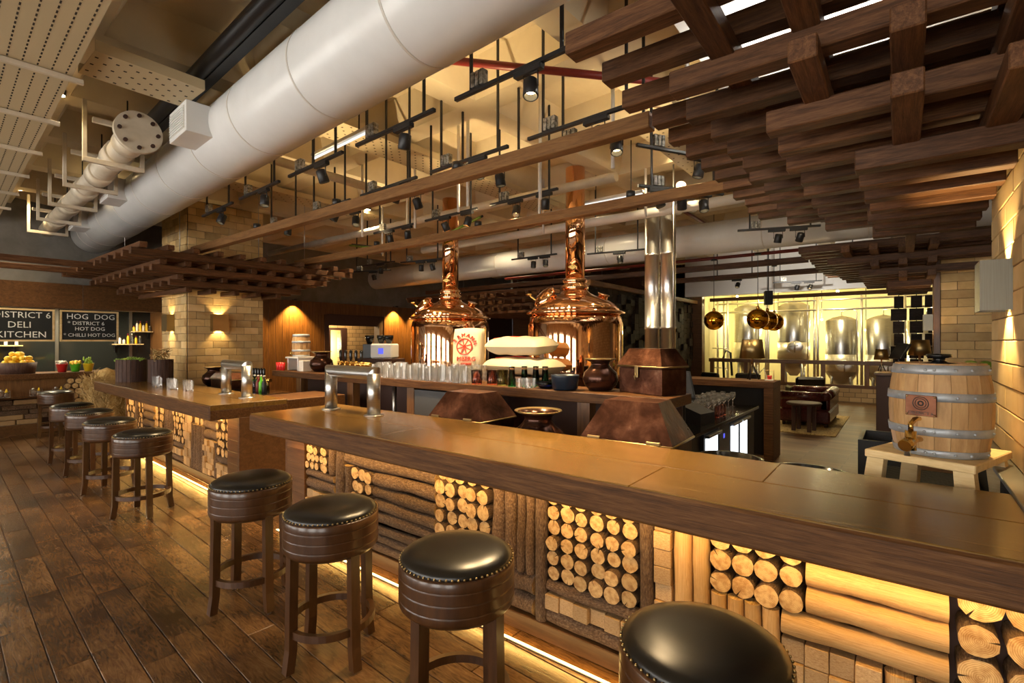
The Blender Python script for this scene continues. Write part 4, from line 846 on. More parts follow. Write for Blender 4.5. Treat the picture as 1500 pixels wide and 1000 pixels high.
for i, (x_, y_) in enumerate(((-11.6, 12.2), (-8.0, 12.2), (-8, 15.2), (-11.6, 15.2))): tag(part('hanger_wire', MB().cyl((x_, y_, 3.15), (x_, y_, ceil_z(x_, y_)), .006, 6), 'steel'), 'thin steel wire holding up the dark rear canopy', 'wire', 'rear canopy wires')
for i, (x_, y_, rz) in enumerate(((-4.95, 3.2, -3), (-4.3, 7.2, 0), (-3.6, 7.0, 0))):
    t = thing('tube_lamp', 'slim white fluorescent batten hanging under the ceiling services', 'lamp', (x_, y_, 4.0), R(rz), 'fluorescent battens'); part('batten', MB().bbox(-.6, .6, -.03, .03, 0, .04, .004), 'white_paint', t); part('tube', MB().cyl((-.58, 0, -.018), (.58, 0, -.018), .013, 10), 'tube_off_glow', t); part('rod', MB().cyl((.4, 0, .04), (.4, 0, ceil_z(x_ + .4, y_) - 4.0), .008, 6), 'black_metal', t)
tag(part('cable', MB().tube([(-9.5, 6.4, 3.9), (-8.5, 6.4, 3.72), (-7.5, 6.25, 3.62), (-6.6, 6.28, 3.66), (-5.6, 6.3, 3.9)], .022, 6, 0).tube([(-9.5, 6.46, 3.93), (-8.5, 6.46, 3.75), (-7.5, 6.31, 3.65), (-6.6, 6.34, 3.69), (-5.6, 6.36, 3.93)], .02, 6, 1), ['leaf', 'navy']), 'green and blue cables strung beneath the ceiling near the far kettle', 'cable')
# unseen uplights added to give the concrete ceiling its warm wash
def fill_uplight(x_, y_, z_, e, s=95):
    t = thing('fill_uplight', 'small black up-facing lamp added on an oak beam to warm the ceiling', 'lamp', (x_, y_, z_), 0, 'added uplights on the beams'); part('can', MB().lathe([(.03, 0), (.05, .01), (.05, .07), (.042, .07), (.04, .02), (.0005, .02)], 16), 'black_metal', t)
    lamp('SPOT', (0, 0, .06), e * .75, (1, .74, .40), t, 'up', (0, 0, 3), s, .9, .03)
for x_, y_, e in ((-3.3, 3.39, 70), (-5.3, 3.39, 60), (-7.3, 3.39, 45), (-2.4, 5.24, 60), (-4.7, 5.24, 70), (-7.0, 5.24, 50)): fill_uplight(x_, y_, 3.418, e, 120)
# unseen downlights added between the ceiling services to brighten dark areas
for k, (x_, y_) in enumerate(((-8.3, 6.0), (-5.2, 6.0), (-2.6, 7.0), (-10.6, 8.2), (-7.6, 8.6), (-4.6, 8.4), (-9.2, 11.6), (-6.8, 11.4), (-1.2, 14.4), (-.6, 7.6), (-1.0, 6.2), (-10.2, 2.2), (-7.0, 1.2), (-12.3, 1.6))):
    z_ = ceil_z(x_, y_) - .06; t = thing('downlight', 'small round downlight added to the concrete ceiling for extra light', 'lamp', (x_, y_, z_), 0, 'added ceiling downlights'); part('can', MB().lathe([(.06, 0), (.06, .06), (.0005, .06)], 16), 'black_metal', t); part('lens', MB().lathe([(.0005, -.002), (.05, -.002), (.05, -.0005), (.0005, -.0005)], 14), 'bulb', t)
    lamp('SPOT', (0, 0, -.02), 210 if y_ > 3 else 130 if x_ < -9 else 40, (1, .78, .46), t, 'down', (0, 0, -3), 110, .8, .06)
struct(part('ceiling_added_box', MB().box(-1.3, .49, 3.3, 6.9, 4.1, 4.44), 'white_paint'))  # added box, lit so that white shows between the canopy timbers
for k, y_ in enumerate((4.0, 5.4)):  # unseen battens added to light the white box from below
    t = thing('tube_lamp', 'added lit white batten above the right timber canopy, %s' % ('over its near timbers', 'over its far timbers')[k], 'lamp', (-.45, y_, 3.80)); part('batten', MB().bbox(-.6, .6, -.03, .03, -.04, 0, .004), 'white_paint', t); part('tube', MB().cyl((-.58, 0, .018), (.58, 0, .018), .013, 10), 'tube_lit', t); part('rod', MB().cyl((.4, 0, 0), (.4, 0, .30), .008, 6), 'black_metal', t)
    L = lamp('AREA', (0, 0, .05), 28, (1, .95, .86), t, 'glow', None, size=1.1, sizey=.04); L.rotation_euler = (PI, 0, 0)
# ================================================================== DELI KITCHEN
struct(part('wall_bulkhead', MB().box(-13.75, -13.42, -5, 4.6, 2.47, 2.97).box(-13.75, -13.5, -5, 4.6, 2.97, 4.6, 1), ['panel_wood_h', 'grey_panel']))
wbk = bpy.data.objects['wall_bulkhead']
bb = MB().bbox(-.03, .0, -.95, .95, -.125, .125, .003).mesh('bulkhead_board', 'panel_wood_h')
for i in range(5):
    for j in range(2): inst('bulkhead_board', bb, wbk, (-13.39, -4.0 + i * 1.905, 2.597 + j * .247))
struct(part('wall_kitchen_back', MB().box(-15.6, -15.4, -5, 4.6, 0, 2.6), 'kitchen_glass'))
struct(part('wall_kitchen_end', MB().box(-15.4, -13.42, 4.42, 4.6, 0, 2.6), 'panel_wood'))
struct(part('ceiling_kitchen', MB().box(-15.4, -13.75, -5, 4.42, 2.58, 2.64), 'white_paint'))
for k, y_ in enumerate((-.5, 1.0, 2.2, 3.3)):
    t = thing('kitchen_light', 'slim bright ceiling light inside the deli kitchen', 'lamp', (-14.4, y_, 2.555), 0, 'kitchen ceiling lights'); part('frame', MB().box(-.4, .4, -.06, .06, 0, .024), 'white_paint', t); part('panel', MB().box(-.38, .38, -.045, .045, -.003, -.0005), 'kitchen_lamp', t); lamp('AREA', (0, 0, -.01), 22, (1, .85, .58), t, 'glow', None, size=.7, sizey=.08)
for y_ in (-1.2, .7, 2.6, 4.0): struct(part('trim_4' if y_ < -1 else 'trim_%d' % (5 + int(y_)), MB().box(-15.4, -15.37, y_ - .03, y_ + .03, 0, 2.55), 'kitchen_steel'))
kc = thing('deli_counter', 'wooden deli counter clad with stacked split timber, under the chalkboards', 'counter', (-13.42, 0, 0))
part('top', MB().bbox(-.7, .07, -3.5, 3.3, 1.06, 1.17, .006), 'bar_edge', kc); part('upper_panel', MB().box(-.6, -.02, -3.4, 3.2, .72, 1.06), 'panel_wood', kc); part('ledge', MB().bbox(-.6, .12, -3.4, 2.35, .70, .735, .004), 'bar_edge', kc); part('body', MB().box(-.6, -.05, -3.4, 3.2, 0, .72), 'stave_dark', kc); part('plinth', MB().bbox(-.06, .06, -3.4, 3.2, 0, .2, .004), 'panel_wood_h', kc)
hm = [MB().bbox(-.5, .5, -.06, .05, -.5, .5, .02).mesh('split_timber', 'bark'), MB().bbox(-.5, .5, -.06, .05, -.5, .5, .02).mesh('split_timber', 'block_wood')]
for r_ in range(5):
    y_ = .4 + random.random() * .2
    while y_ < 2.3:
        L = random.choice((.35, .5, .7)); L = min(L, 2.34 - y_)
        if L > .1 and random.random() > .08: inst('split_timber', random.choice(hm + hm[:1]), kc, (.0, y_ + L / 2, .25 + r_ * .095), (0, 0, R(90)), (L - .01, .9, .088))
        y_ += L
for i in range(5):
    for j in range(8): q = .056 * random.uniform(.85, 1.0); inst('log', random.choice(LOGS), kc, (.06 + random.uniform(-.02, .02), 2.42 + i * .118 + (j % 2) * .05, .27 + j * .104), (0, random.uniform(0, 6), R(90)), (q, .14, q))
# chalkboards
def board(label, y0, y1, z0, z1, lines):
    t = thing('chalkboard', label, 'chalkboard', (-13.40, (y0 + y1) / 2, (z0 + z1) / 2), R(90)); w_ = (y1 - y0) / 2; h = (z1 - z0) / 2
    part('slate', MB().box(-w_, w_, .01, .03, -h, h), 'blackboard', t)
    for (a, b_, c, d_) in ((-w_, w_, h - .035, h), (-w_, w_, -h, -h + .035)): part('frame_rail', MB().bbox(a, b_, -.005, .035, c, d_, .003), 'pine', t)
    for s in (-1, 1): part('frame_stile', MB().bbox(min(s * w_, s * (w_ - .035)), max(s * w_, s * (w_ - .035)), -.006, .036, -h + .035, h - .035, .003), 'pine', t)
    for s in (-.7, .7): part('wire', MB().cyl((s * w_, .015, h), (s * w_, .015, 2.475 - (z0 + z1) / 2), .006, 6), 'black_metal', t)
    for txt, sz, zz, xx in lines:
        me = text_mesh(txt, sz, 'chalk', .002); inst('lettering', me, t, (xx, .009, zz), (R(90), 0, 0))
    return t
board('chalkboard reading district 6 deli kitchen, hanging over the deli counter', 1.22, 2.235, 1.80, 2.44, (('DISTRICT 6', .165, .19, .04), ('DELI', .17, .0, .0), ('KITCHEN', .17, -.19, .03)))
board('chalkboard listing hog dog and hot dogs, hanging over the deli counter', 2.31, 3.27, 1.80, 2.44, (('HOG  DOG', .155, .19, .02), ('* DISTRICT 6', .105, .055, -.06), ('HOT DOG', .105, -.06, .0), ('* CHILLI HOT DOG', .098, -.19, .0)))
# basket of fruit, buckets
t = thing('fruit_tub', 'round dark wooden tub on the deli counter, full of oranges', 'tub', (-13.62, 1.72, 1.171)); part('tub', MB().lathe([(.26, 0), (.29, .22), (.27, .22), (.25, .1), (.0005, .1)], 32), 'planter_wood', t)
om = MB().sphere((0, 0, 0), .05, 0, 14, 9).mesh('orange', 'lemon')
for lv, n in enumerate((13, 9, 4)):
    for i in range(n):
        a = i * 2.39996; r_ = .0595 * math.sqrt(i + .3) * 1.02; tag(inst('orange', om, None, (-13.62 + r_ * math.cos(a + lv), 1.72 + r_ * math.sin(a + lv), 1.39 + lv * .082), (0, 0, 0), (1, 1, .95)), 'orange in the heap piled in the round wooden tub', 'fruit', 'oranges in the tub')
for y_, mt, l, fill in ((2.38, 'pot_red', 'small red bucket of mushrooms on the deli counter', 'mushroom'), (2.59, 'pot_green', 'small green bucket of yellow chillies on the deli counter', 'lemon'), (2.80, 'pot_yellow', 'small yellow bucket of leafy greens on the deli counter', 'leaf')):
    t = thing('bucket', l, 'bucket', (-13.6, y_, 1.171)); part('pail', MB().lathe([(.065, 0), (.095, .16), (.10, .165), (.09, .165), (.065, .02), (.0005, .02)], 24), mt, t)
    f = MB()
    for i in range(26): a = random.uniform(0, 6.28); r_ = .085 * math.sqrt(random.random()); f.sphere((r_ * math.cos(a), r_ * math.sin(a), .165 + random.uniform(0, .05 if fill != 'leaf' else .11)), .026 if fill != 'leaf' else .02, 0, 7, 5, (1, 1, 1) if fill != 'leaf' else (.7, .7, 1.8))
    part('contents', f, fill, t)['kind'] = 'stuff'
# condiment caddies on the ledge
for k, y_ in enumerate((1.5, 1.95, 2.28)):
    t = thing('condiment_caddy', 'small caddy with glass shaker and yellow-capped sauce bottle on the deli ledge', 'caddy', (-13.34, y_, .736), 0, 'condiment caddies'); part('tray', MB().bbox(-.05, .05, -.09, .09, 0, .01, .002).tube([(0, -.09, .01), (0, -.09, .12), (0, .09, .12), (0, .09, .01)], .004, 6), 'steel', t)
    part('shaker', MB().lathe([(.03, .01), (.03, .1), (.022, .12)], 14, 0, Matrix.Translation((0, -.04, 0))).lathe([(.022, .12), (.024, .15), (.0005, .16)], 14, 1, Matrix.Translation((0, -.04, 0))), ['glass', 'mirror_steel'], t); part('sauce_bottle', MB().lathe([(.03, .01), (.03, .10)], 14, 1, Matrix.Translation((0, .04, 0))).lathe([(.03, .10), (.018, .12), (.006, .165)], 14, 0, Matrix.Translation((0, .04, 0))), ['pot_yellow', 'glass'], t)
# kitchen shelves with jars and bottles
def shelf(label, y0, y1, z, items):
    t = thing('wall_shelf', label, 'shelf', (-15.395, (y0 + y1) / 2, z)); part('board', MB().bbox(0, .3, -(y1 - y0) / 2, (y1 - y0) / 2, -.025, 0, .003), 'pine', t)
    for s in (-.8, .8): part('bracket', MB().box(0, .2, s * (y1 - y0) / 2 - .01, s * (y1 - y0) / 2 + .01, -.05, -.026).box(0, .02, s * (y1 - y0) / 2 - .01, s * (y1 - y0) / 2 + .01, -.2, -.05), 'black_metal', t)
    for k in range(items):
        y_ = y0 + (y1 - y0) * (k + .5) / items; h = random.choice((.14, .2, .26)); mt = random.choice((('paper', 'stave_dark'), ('pot_yellow', 'barrel_red'), ('glass', 'mirror_steel'), ('mushroom', 'black_metal')))
        tag(part('bottle', MB().lathe([(.025, 0), (.028, .01), (.028, h * .6), (.015, h * .8)], 14, 0).lathe([(.016, h * .8), (.016, h), (.0005, h)], 12, 1), mt, None, (-15.395 + .15, y_, z + .001)), 'small jar or bottle standing on %s' % label.split(' shelf')[0].replace('pale pine', 'the pine') + ' shelf', 'bottle', 'bottles on the ' + label.split(',')[0])
shelf('upper pine shelf, right of the hog dog board', 4.0, 4.40, 2.06, 6); shelf('lower pine shelf, right of the hog dog board', 3.62, 4.2, 1.74, 7); shelf('left pine shelf, under the deli kitchen board', 1.0, 2.0, 1.72, 6)
# ================================================================== PLANTERS, STRAW, LEFT BACK BAR
ZB = 1.0955
def planter(label, loc, r, h):
    t = thing('planter', label, 'planter', loc)
    n = 22
    for i in range(n):
        a = 2 * PI * (i + .5) / n; w_ = PI * r / n * .98; part('stave', MB().bbox(-w_, w_, -.012, .012, 0, h, .003), 'planter_wood', t, (r * math.cos(a), r * math.sin(a), 0), (0, 0, a + PI / 2)) if i else None
    part('stave', MB().bbox(-PI * r / n, PI * r / n, -.012, .012, 0, h, .003), 'planter_wood', t, (r * math.cos(PI / n), r * math.sin(PI / n), 0), (0, 0, PI / n + PI / 2))
    part('soil', MB().lathe([(.0005, h - .05), (r - .014, h - .05), (r - .014, h - .06), (.0005, h - .06)], 24), 'stave_dark', t); return t
t = planter('round dark stave planter with green succulents on the shorter bar', (-10.72, 2.80, ZB), .212, .39)
for i in range(9):
    a = i * 2.4; r_ = .17 * math.sqrt((i + .5) / 9); mb = MB()
    for k in range(22):
        b_ = k * 2.4; rr = .02 + .055 * k / 22; d_ = Vector((math.cos(b_), math.sin(b_), 1.3 - k / 20)); q = d_.to_track_quat('Z', 'Y').to_matrix().to_4x4(); mb.lathe([(.004, 0), (.016, .03), (.012, .06), (.0005, .085)], 5, 0, Matrix.Translation((rr * .4 * math.cos(b_), rr * .4 * math.sin(b_), 0)) @ q)
    part('succulent', mb, ('leaf', 'leaf', 'glass_olive', 'twig')[0 if i % 4 else 0], t, (r_ * math.cos(a), r_ * math.sin(a), .34 + random.uniform(0, .05)))
t = planter('round dark stave planter holding a pale wicker tangle, beside the pillar', (-10.25, 3.10, ZB), .175, .39)
mb = MB()
for i in range(26):
    a = random.uniform(0, 6.28); pts = [(random.uniform(-.15, .15), random.uniform(-.15, .15), .34 + random.uniform(0, .25)) for _ in range(4)]; mb.tube(pts, .006, 5)
part('wicker', mb, 'straw', t)['kind'] = 'stuff'
# the planter gets a foot behind the worktop edge
def straw(label, loc, n, hx, hy, h, out):
    mb = MB()
    for i in range(n):
        x_, y_ = random.uniform(-hx, hx), random.uniform(-hy, hy); p0 = Vector((x_, y_, random.uniform(0, h * .75))); d_ = Vector((random.uniform(-1, 1), random.uniform(-1, 1), random.uniform(-.3, 1.0))) * out; p2 = p0 + d_; p1 = (p0 + p2) / 2 + Vector((random.uniform(-.05, .05), random.uniform(-.05, .05), .06)); w_ = Vector((random.uniform(-1, 1), random.uniform(-1, 1), 0)).normalized() * .005
        mb.add([p0 - w_, p0 + w_, p1 + w_, p1 - w_, p2], [(0, 1, 2, 3), (3, 2, 4)], 0, False)
    t = thing('straw_bale', label, 'straw', loc); part('core', MB().sphere((0, 0, h * .45), 1, 0, 14, 8, (hx * .95, hy * .95, h * .45)), 'straw', t); part('strands', mb, 'straw', t)['kind'] = 'stuff'
straw('loose straw bale standing on the floor at the end of the shorter bar', (-11.90, 2.72, 0), 4200, .30, .30, 1.45, .23)
for i in range(8): glass(g_low, -9.55 + i * .22, 2.82 - (i % 3) * .05, ZB, 'clear tumbler in the row along the back of the shorter bar', 'tumblers on the shorter bar', 'tumbler', 1.35)
vase('round dark bronze vase behind the tumblers, on the black counter near the pillar', (-9.85, 3.80, 1.001), 1.0)
bc = thing('back_counter', 'black back counter with steel drawer pulls behind the shorter bar', 'counter', (-10.2, 3.6, 0)); part('body', MB().bbox(.0, 2.6, 0, .46, 0, .97, .006), 'black_metal', bc); part('top', MB().bbox(-.0, 2.62, -.02, .48, .972, 1.0, .004), 'black_gloss', bc)
for x_ in (1.5, 2.1): part('pull', MB().bbox(x_, x_ + .4, -.04, -.02, .85, .88, .003), 'steel', bc)
t = chest('low dark copper box on the black counter behind the shorter bar', (-9.5, 3.62, 1.001), 0, .74, .36, .14, .13, .06)
for i, (x_, mt) in enumerate(((-8.35, 'navy'), (-8.24, 'pot_green'), (-8.13, 'glass_blue'), (-8.02, 'barrel_red'), (-7.92, 'pot_green'), (-7.82, 'black_metal'))): tag(part('syrup_bottle', MB().lathe([(.035, 0), (.037, .01), (.037, .15), (.014, .20), (.014, .25)], 14).lathe([(.016, .25), (.016, .27), (.0005, .27)], 10, 1), [mt, 'paper'], None, (x_, 3.74, 1.001)), '%s syrup bottle in the row behind the shorter bar' % ('navy', 'bright green', 'blue', 'dark red', 'leaf green', 'black')[i], 'bottle', 'syrup bottles')
def taps(label, loc, rz, n, pitch):
    t = thing('tap_tower', label, 'tap tower', loc, rz); part('manifold', MB().cyl((-pitch, 0, .16), (pitch * n, 0, .16), .03, 14).cyl((0, 0, 0), (0, 0, .16), .03, 14).cyl((pitch * (n - 1), 0, 0), (pitch * (n - 1), 0, .16), .03, 14), 'brass', t)
    for i in range(n): h = part('tap', MB().cyl((i * pitch, 0, .17), (i * pitch, -.07, .19), .014, 10).cyl((i * pitch, -.07, .10), (i * pitch, -.07, .20), .011, 10), 'brass', t); part('handle', MB().lathe([(.010, .2), (.020, .24), (.022, .34), (.012, .36)], 12, 0, Matrix.Translation((i * pitch, -.06, 0))), 'black_gloss', h)
taps('row of five black-handled beer taps behind the shorter bar by the pillar', (-8.58, 3.98, 1.001), R(3), 5, .085)
taps('row of five black-handled beer taps on the glass counter behind the beer tower', (-6.40, 4.22, 1.3205), 0, 5, .125)
# small barrel on white stand, vase, cups at the end of the glass counter
tag(part('barrel_stand', MB().bbox(-.2, .2, -.17, .17, .20, .225, .003).bbox(-.18, -.14, -.15, .15, 0, .20, .003).bbox(.14, .18, -.15, .15, 0, .20, .003), 'white_paint', None, (-7.95, 4.42, 1.3205)), 'small white stand under the little barrel on the glass counter', 'stand')
t, _r = barrel('little oak barrel with dark hoops on a white stand, end of glass counter', (-7.95, 4.42, 1.547), 0, 0, .38, .145, .125)
part('tap', MB().cyl((0, -.12, .06), (0, -.19, .06), .01, 8).cyl((0, -.18, .02), (0, -.18, .09), .012, 8), 'brass', t)
vase('round dark bronze vase beside the little barrel on the glass counter', (-7.30, 4.40, ZI), .95)
tag(part('napkin_box', MB().bbox(-.07, .07, -.07, .07, 0, .17, .004), 'paper', None, (-7.62, 4.30, ZI)), 'white paper napkin box beside the little barrel', 'box')
for i in range(3): tag(part('red_cup', MB().lathe([(.028, 0), (.036, .13), (.033, .13), (.026, .01), (.0005, .01)], 14), 'pot_red', None, (-8.25 + i * .08, 4.18, ZI)), 'red plastic cup on the glass counter next to the little barrel', 'cup', 'red cups')
# coffee machine on a cabinet
tag(part('coffee_cabinet', MB().bbox(-.5, .5, -.3, .3, 0, 1.42, .01), 'stave_dark', None, (-9.35, 7.1, 0)), 'dark cabinet under the coffee machine, beyond the beer taps', 'cabinet')
t = thing('coffee_machine', 'white and steel coffee machine with two dark bean hoppers', 'coffee machine', (-9.35, 7.1, 1.421), R(30)); part('body', MB().bbox(-.15, .36, -.22, .22, 0, .33, .03), 'white_paint', t); part('screen', MB().bbox(.04, .16, -.228, -.215, .10, .23, .004), 'screen_blue', t); part('grinder', MB().bbox(-.36, -.16, -.15, .15, 0, .32, .01), 'black_metal', t)
for x_ in (-.26, .02, .2): part('hopper', MB().lathe([(.05, .32), (.10, .46), (.10, .52), (.0005, .52)], 18, 0, Matrix.Translation((x_, 0, 0))), 'black_gloss', t)
# wall washers on the panelled wall
for k, (y_, e) in enumerate(((5.9, 220), (7.2, 420), (10.7, 460), (11.7, 280), (13.0, 200))):
    t = thing('wall_washer', 'small recessed downlight washing the panelled wall', 'lamp', (-13.22, y_, 2.93), 0, 'downlights on the panelled wall'); part('can', MB().lathe([(.05, 0), (.05, .05), (.0005, .05)], 14).box(-.2, 0, -.01, .01, .02, .04), 'black_metal', t); lamp('SPOT', (0, 0, -.01), e, GOLD, t, 'wash', (-.22, 0, -2), 100, .6, .03)
# ================================================================== FRIDGE BAY, LOUNGE, BREWERY
fb = thing('fridge_counter', 'black back-bar fridge unit with lit doors, beside the cash desk', 'fridge', (-1.6, 0, 0))
part('body', MB().box(-.6, -.03, 4.75, 7.6, 0, .86), 'black_metal', fb); part('top', MB().bbox(-.62, .03, 4.72, 7.62, .862, .90, .004), 'black_gloss', fb)
for y0, y1 in ((5.30, 5.72), (6.28, 6.60), (6.72, 7.05)):
    d_ = part('door', MB().box(-.028, 0, y0 - .05, y1 + .05, .06, .85), 'black_metal', fb); part('lit_glass', MB().box(.001, .006, y0, y1, .1, .79), 'fridge_light', d_); part('handle', MB().bbox(.006, .05, y0 - .03, y1 + .03, .80, .83, .004), 'steel', d_)
part('control_panel', MB().box(-.028, .004, 5.8, 6.2, .06, .85), 'dark_grey', fb); part('indicator', MB().box(.004, .007, 5.95, 6.0, .70, .75), 'screen_blue', fb)
g_wine = MB().lathe([(.033, 0), (.034, .004), (.006, .012), (.005, .09), (.03, .12), (.038, .16), (.032, .2), (.030, .2), (.035, .16), (.0005, .105)], 14).mesh('wine_glass', 'glass')
for i in range(7):
    for j in range(3): glass(g_wine, -2.10 + j * .13, 6.0 + i * .22, .901, 'stemmed wine glass standing on the black fridge counter', 'wine glasses on the fridge counter')
for i in range(3): glass(MB().lathe(gl_prof(.03, .13), 12).mesh('red_glass', 'glass_red') if i == 0 else bpy.data.meshes['red_glass'], -1.72, 6.15 + i * .13, .901, 'small red tumbler at the front of the fridge counter', 'red tumblers')
t = thing('cash_register', 'black touch-screen till on a pedestal beside the tall chest', 'till', (-1.85, 5.02, .901), R(-38)); part('pedestal', MB().bbox(-.1, .1, -.1, .1, 0, .28, .01), 'black_metal', t); sc_ = part('screen', MB().bbox(-.22, .22, -.025, .025, -.16, .16, .01), 'black_metal', t, (.02, -.02, .45), (R(-32), 0, R(75))); part('glass', MB().box(-.195, .195, -.0275, -.0255, -.135, .135), 'dark_grey', sc_)
t = thing('receipt_printer', 'low black receipt printer on the fridge counter', 'printer', (-1.80, 5.62, .901), R(80)); part('case', MB().add([(-.16, -.14, 0), (.16, -.14, 0), (.16, .14, 0), (-.16, .14, 0), (-.16, -.14, .12), (.16, -.14, .12), (.16, .10, .2), (-.16, .10, .2), (.16, .14, .17), (-.16, .14, .17)], [(3, 2, 1, 0), (0, 1, 5, 4), (4, 5, 6, 7), (7, 6, 8, 9), (9, 8, 2, 3), (1, 2, 8, 6, 5), (0, 4, 7, 9, 3)]), 'black_metal', t); part('paper_slot', MB().bbox(-.12, .12, -.02, .04, .15, .163, .002), 'dark_grey', t)
cd = thing('cash_desk', 'wood-framed cash desk with open black front beside the lit fridge', 'desk', (0, 8.3, 0)); part('top', MB().bbox(-3.3, -1.51, 0, .56, 1.09, 1.19, .005), 'bar_edge', cd); part('end_panel', MB().bbox(-1.645, -1.512, .001, .55, 0, 1.088, .005), 'bar_edge', cd); part('back', MB().box(-3.3, -1.65, .4, .5, 0, 1.088), 'black_matte', cd); part('left_panel', MB().box(-3.3, -3.2, .0, .4, 0, 1.088), 'black_matte', cd)
def tlamp(label, loc, s=1.0):
    t = thing('table_lamp', label, 'lamp', loc); part('shade', MB().lathe([(.185 * s, .33 * s), (.145 * s, .63 * s), (.142 * s, .63 * s), (.182 * s, .33 * s)], 32, close=True), 'old_brass', t); part('stem', MB().cyl((0, 0, .2 * s), (0, 0, .45 * s), .02 * s, 10), 'panel_wood', t)
    for k in range(3): a = k * 2 * PI / 3 + .4; part('leg', MB().cyl((.10 * s * math.cos(a), .10 * s * math.sin(a), 0), (0, 0, .26 * s), .013 * s, 8), 'black_metal', t)
    part('bulb', MB().sphere((0, 0, .46 * s), .03 * s, 0, 10, 6), 'bulb', t); lamp('POINT', (0, 0, .52 * s), 6, WARM, t, 'glow', size=.03)
tlamp('brass-shaded tripod table lamp on the cash desk', (-1.86, 8.55, 1.203)); 
t = thing('candle_caddy', 'small wooden candle caddy beside the table lamp on the cash desk', 'caddy', (-1.62, 8.6, 1.191)); part('frame', MB().tube([(-.06, 0, 0), (-.06, 0, .16), (.06, 0, .16), (.06, 0, 0)], .006, 6), 'pine', t); part('base', MB().bbox(-.06, .06, -.05, .05, 0, .02, .002), 'paper', t); part('jar', MB().lathe([(.03, .02), (.035, .08), (.0005, .08)], 14), 'pot_red', t)
# globes
for x_, y_, l in ((-3.09, 10.82, 'golden mirrored globe pendant hanging alone beside the timber-end wall'), (-2.21, 10.63, 'golden mirrored globe pendant, first of the three in a row'), (-2.21, 11.51, 'golden mirrored globe pendant, middle of the three in a row'), (-2.26, 12.49, 'golden mirrored globe pendant, last of the three in a row')):
    t = thing('globe_pendant', l, 'lamp', (x_, y_, 2.24)); part('globe', MB().sphere((0, 0, 0), .20, 0, 36, 22), 'gold_mirror', t); part('cord', MB().cyl((0, 0, .2), (0, 0, ceil_z(x_, y_) - 2.24), .006, 6), 'black_metal', t); part('cap', MB().lathe([(.03, .19), (.03, .24), (.012, .26)], 14), 'brass', t); part('ceiling_rose', MB().lathe([(.06, 1.25), (.06, 1.28)], 14), 'black_metal', t)
# sofa, table, rug, armchairs
tag(part('rug', MB().bbox(-3.4, -.98, 11.2, 14.4, -.011, .006, .003), 'rug'), 'woven straw-coloured rug under the red leather sofa', 'rug')
t = thing('leather_sofa', 'oxblood buttoned leather sofa with rolled arms on the woven rug', 'sofa', (-1.62, 13.05, .007))
def roll(p0, p1, r, name, knobs=True):
    o = part(name, MB().cyl(p0, p1, r, 20).sphere(p0, r, 0, 14, 8).sphere(p1, r, 0, 14, 8), 'leather_red', t); bt = MB(); n = 9
    for i in range(n):
        q = Vector(p0).lerp(Vector(p1), (i + .5) / n); bt.sphere((q.x - (.8 * r if abs(p1[1] - p0[1]) > 1 else 0), q.y - (r * .8 if abs(p1[1] - p0[1]) < 1 else 0), q.z + r * .6), .014, 0, 8, 5)
    part('button', bt, 'stave_dark', o)
part('base', MB().bbox(-.48, .46, -.93, .93, .08, .34, .03), 'leather_red', t); part('back', MB().bbox(.26, .46, -.93, .93, .34, .62, .04), 'leather_red', t)
for s in (-1, 1): part('arm', MB().bbox(-.46, .44, min(s * .93, s * .73), max(s * .93, s * .73), .34, .60, .04), 'leather_red', t); roll((-.42, s * .85, .62), (.36, s * .85, .62), .105, 'arm_roll')
roll((.38, -.85, .64), (.38, .85, .64), .105, 'back_roll')
for y_ in (-.36, .36): part('seat_cushion', MB().bbox(-.46, .26, y_ - .355, y_ + .355, .345, .46, .04), 'leather_red', t)
for sx in (-.4, .38):
    for sy in (-.84, .84): part('foot', MB().lathe([(.03, 0), (.045, .04), (.03, .08)], 12, 0, Matrix.Translation((sx, sy, 0))), 'stave_dark', t)
t = thing('side_table', 'round dark wooden side table in front of the leather sofa', 'table', (-1.55, 11.55, .007)); part('top', MB().lathe([(.30, .52), (.315, .535), (.315, .56), (.30, .57), (.0005, .57)], 32), 'stave_dark', t)
for k in range(4): a = k * PI / 2 + .6; part('leg', MB().bbox(.2 * math.cos(a) - .035, .2 * math.cos(a) + .035, .2 * math.sin(a) - .035, .2 * math.sin(a) + .035, 0, .52, .004), 'stave_dark', t)
def armchair(label, loc, rz):
    t = thing('armchair', label, 'armchair', loc, rz); part('seat', MB().bbox(-.33, .33, -.33, .33, .12, .42, .05), 'leather_black', t); part('backrest', MB().bbox(-.34, .34, .25, .40, .35, .95, .05, 0, Matrix.Rotation(R(-10), 4, 'X')), 'leather_black', t)
    for s in (-1, 1): part('arm', MB().bbox(min(s * .34, s * .44), max(s * .34, s * .44), -.33, .33, .12, .60, .04), 'leather_black', t)
    for sx in (-.3, .3):
        for sy in (-.26, .26): part('leg', MB().box(sx - .02, sx + .02, sy - .02, sy + .02, -.0, .13), 'stave_dark', t)
armchair('black leather armchair behind the red sofa, in front of the railing', (-2.05, 15.6, -.011), R(200)); armchair('black leather armchair farther left by the timber-end wall, near the railing', (-4.3, 15.9, -.011), R(150)); armchair('black leather armchair between the two others before the railing', (-3.4, 15.4, -.011), R(20))
rl = thing('wood_railing', 'dark wooden railing on a low brick base separating lounge and brewery', 'railing', (0, 18.0, 0)); part('top_rail', MB().bbox(-5.3, .45, -.06, .06, 1.10, 1.22, .006), 'panel_wood_h', rl); part('lower_rail', MB().bbox(-5.3, .45, -.05, .05, .40, .50, .006), 'panel_wood_h', rl); part('brick_base', MB().box(-5.3, .45, -.08, .08, -.011, .40), 'brick_far', rl)
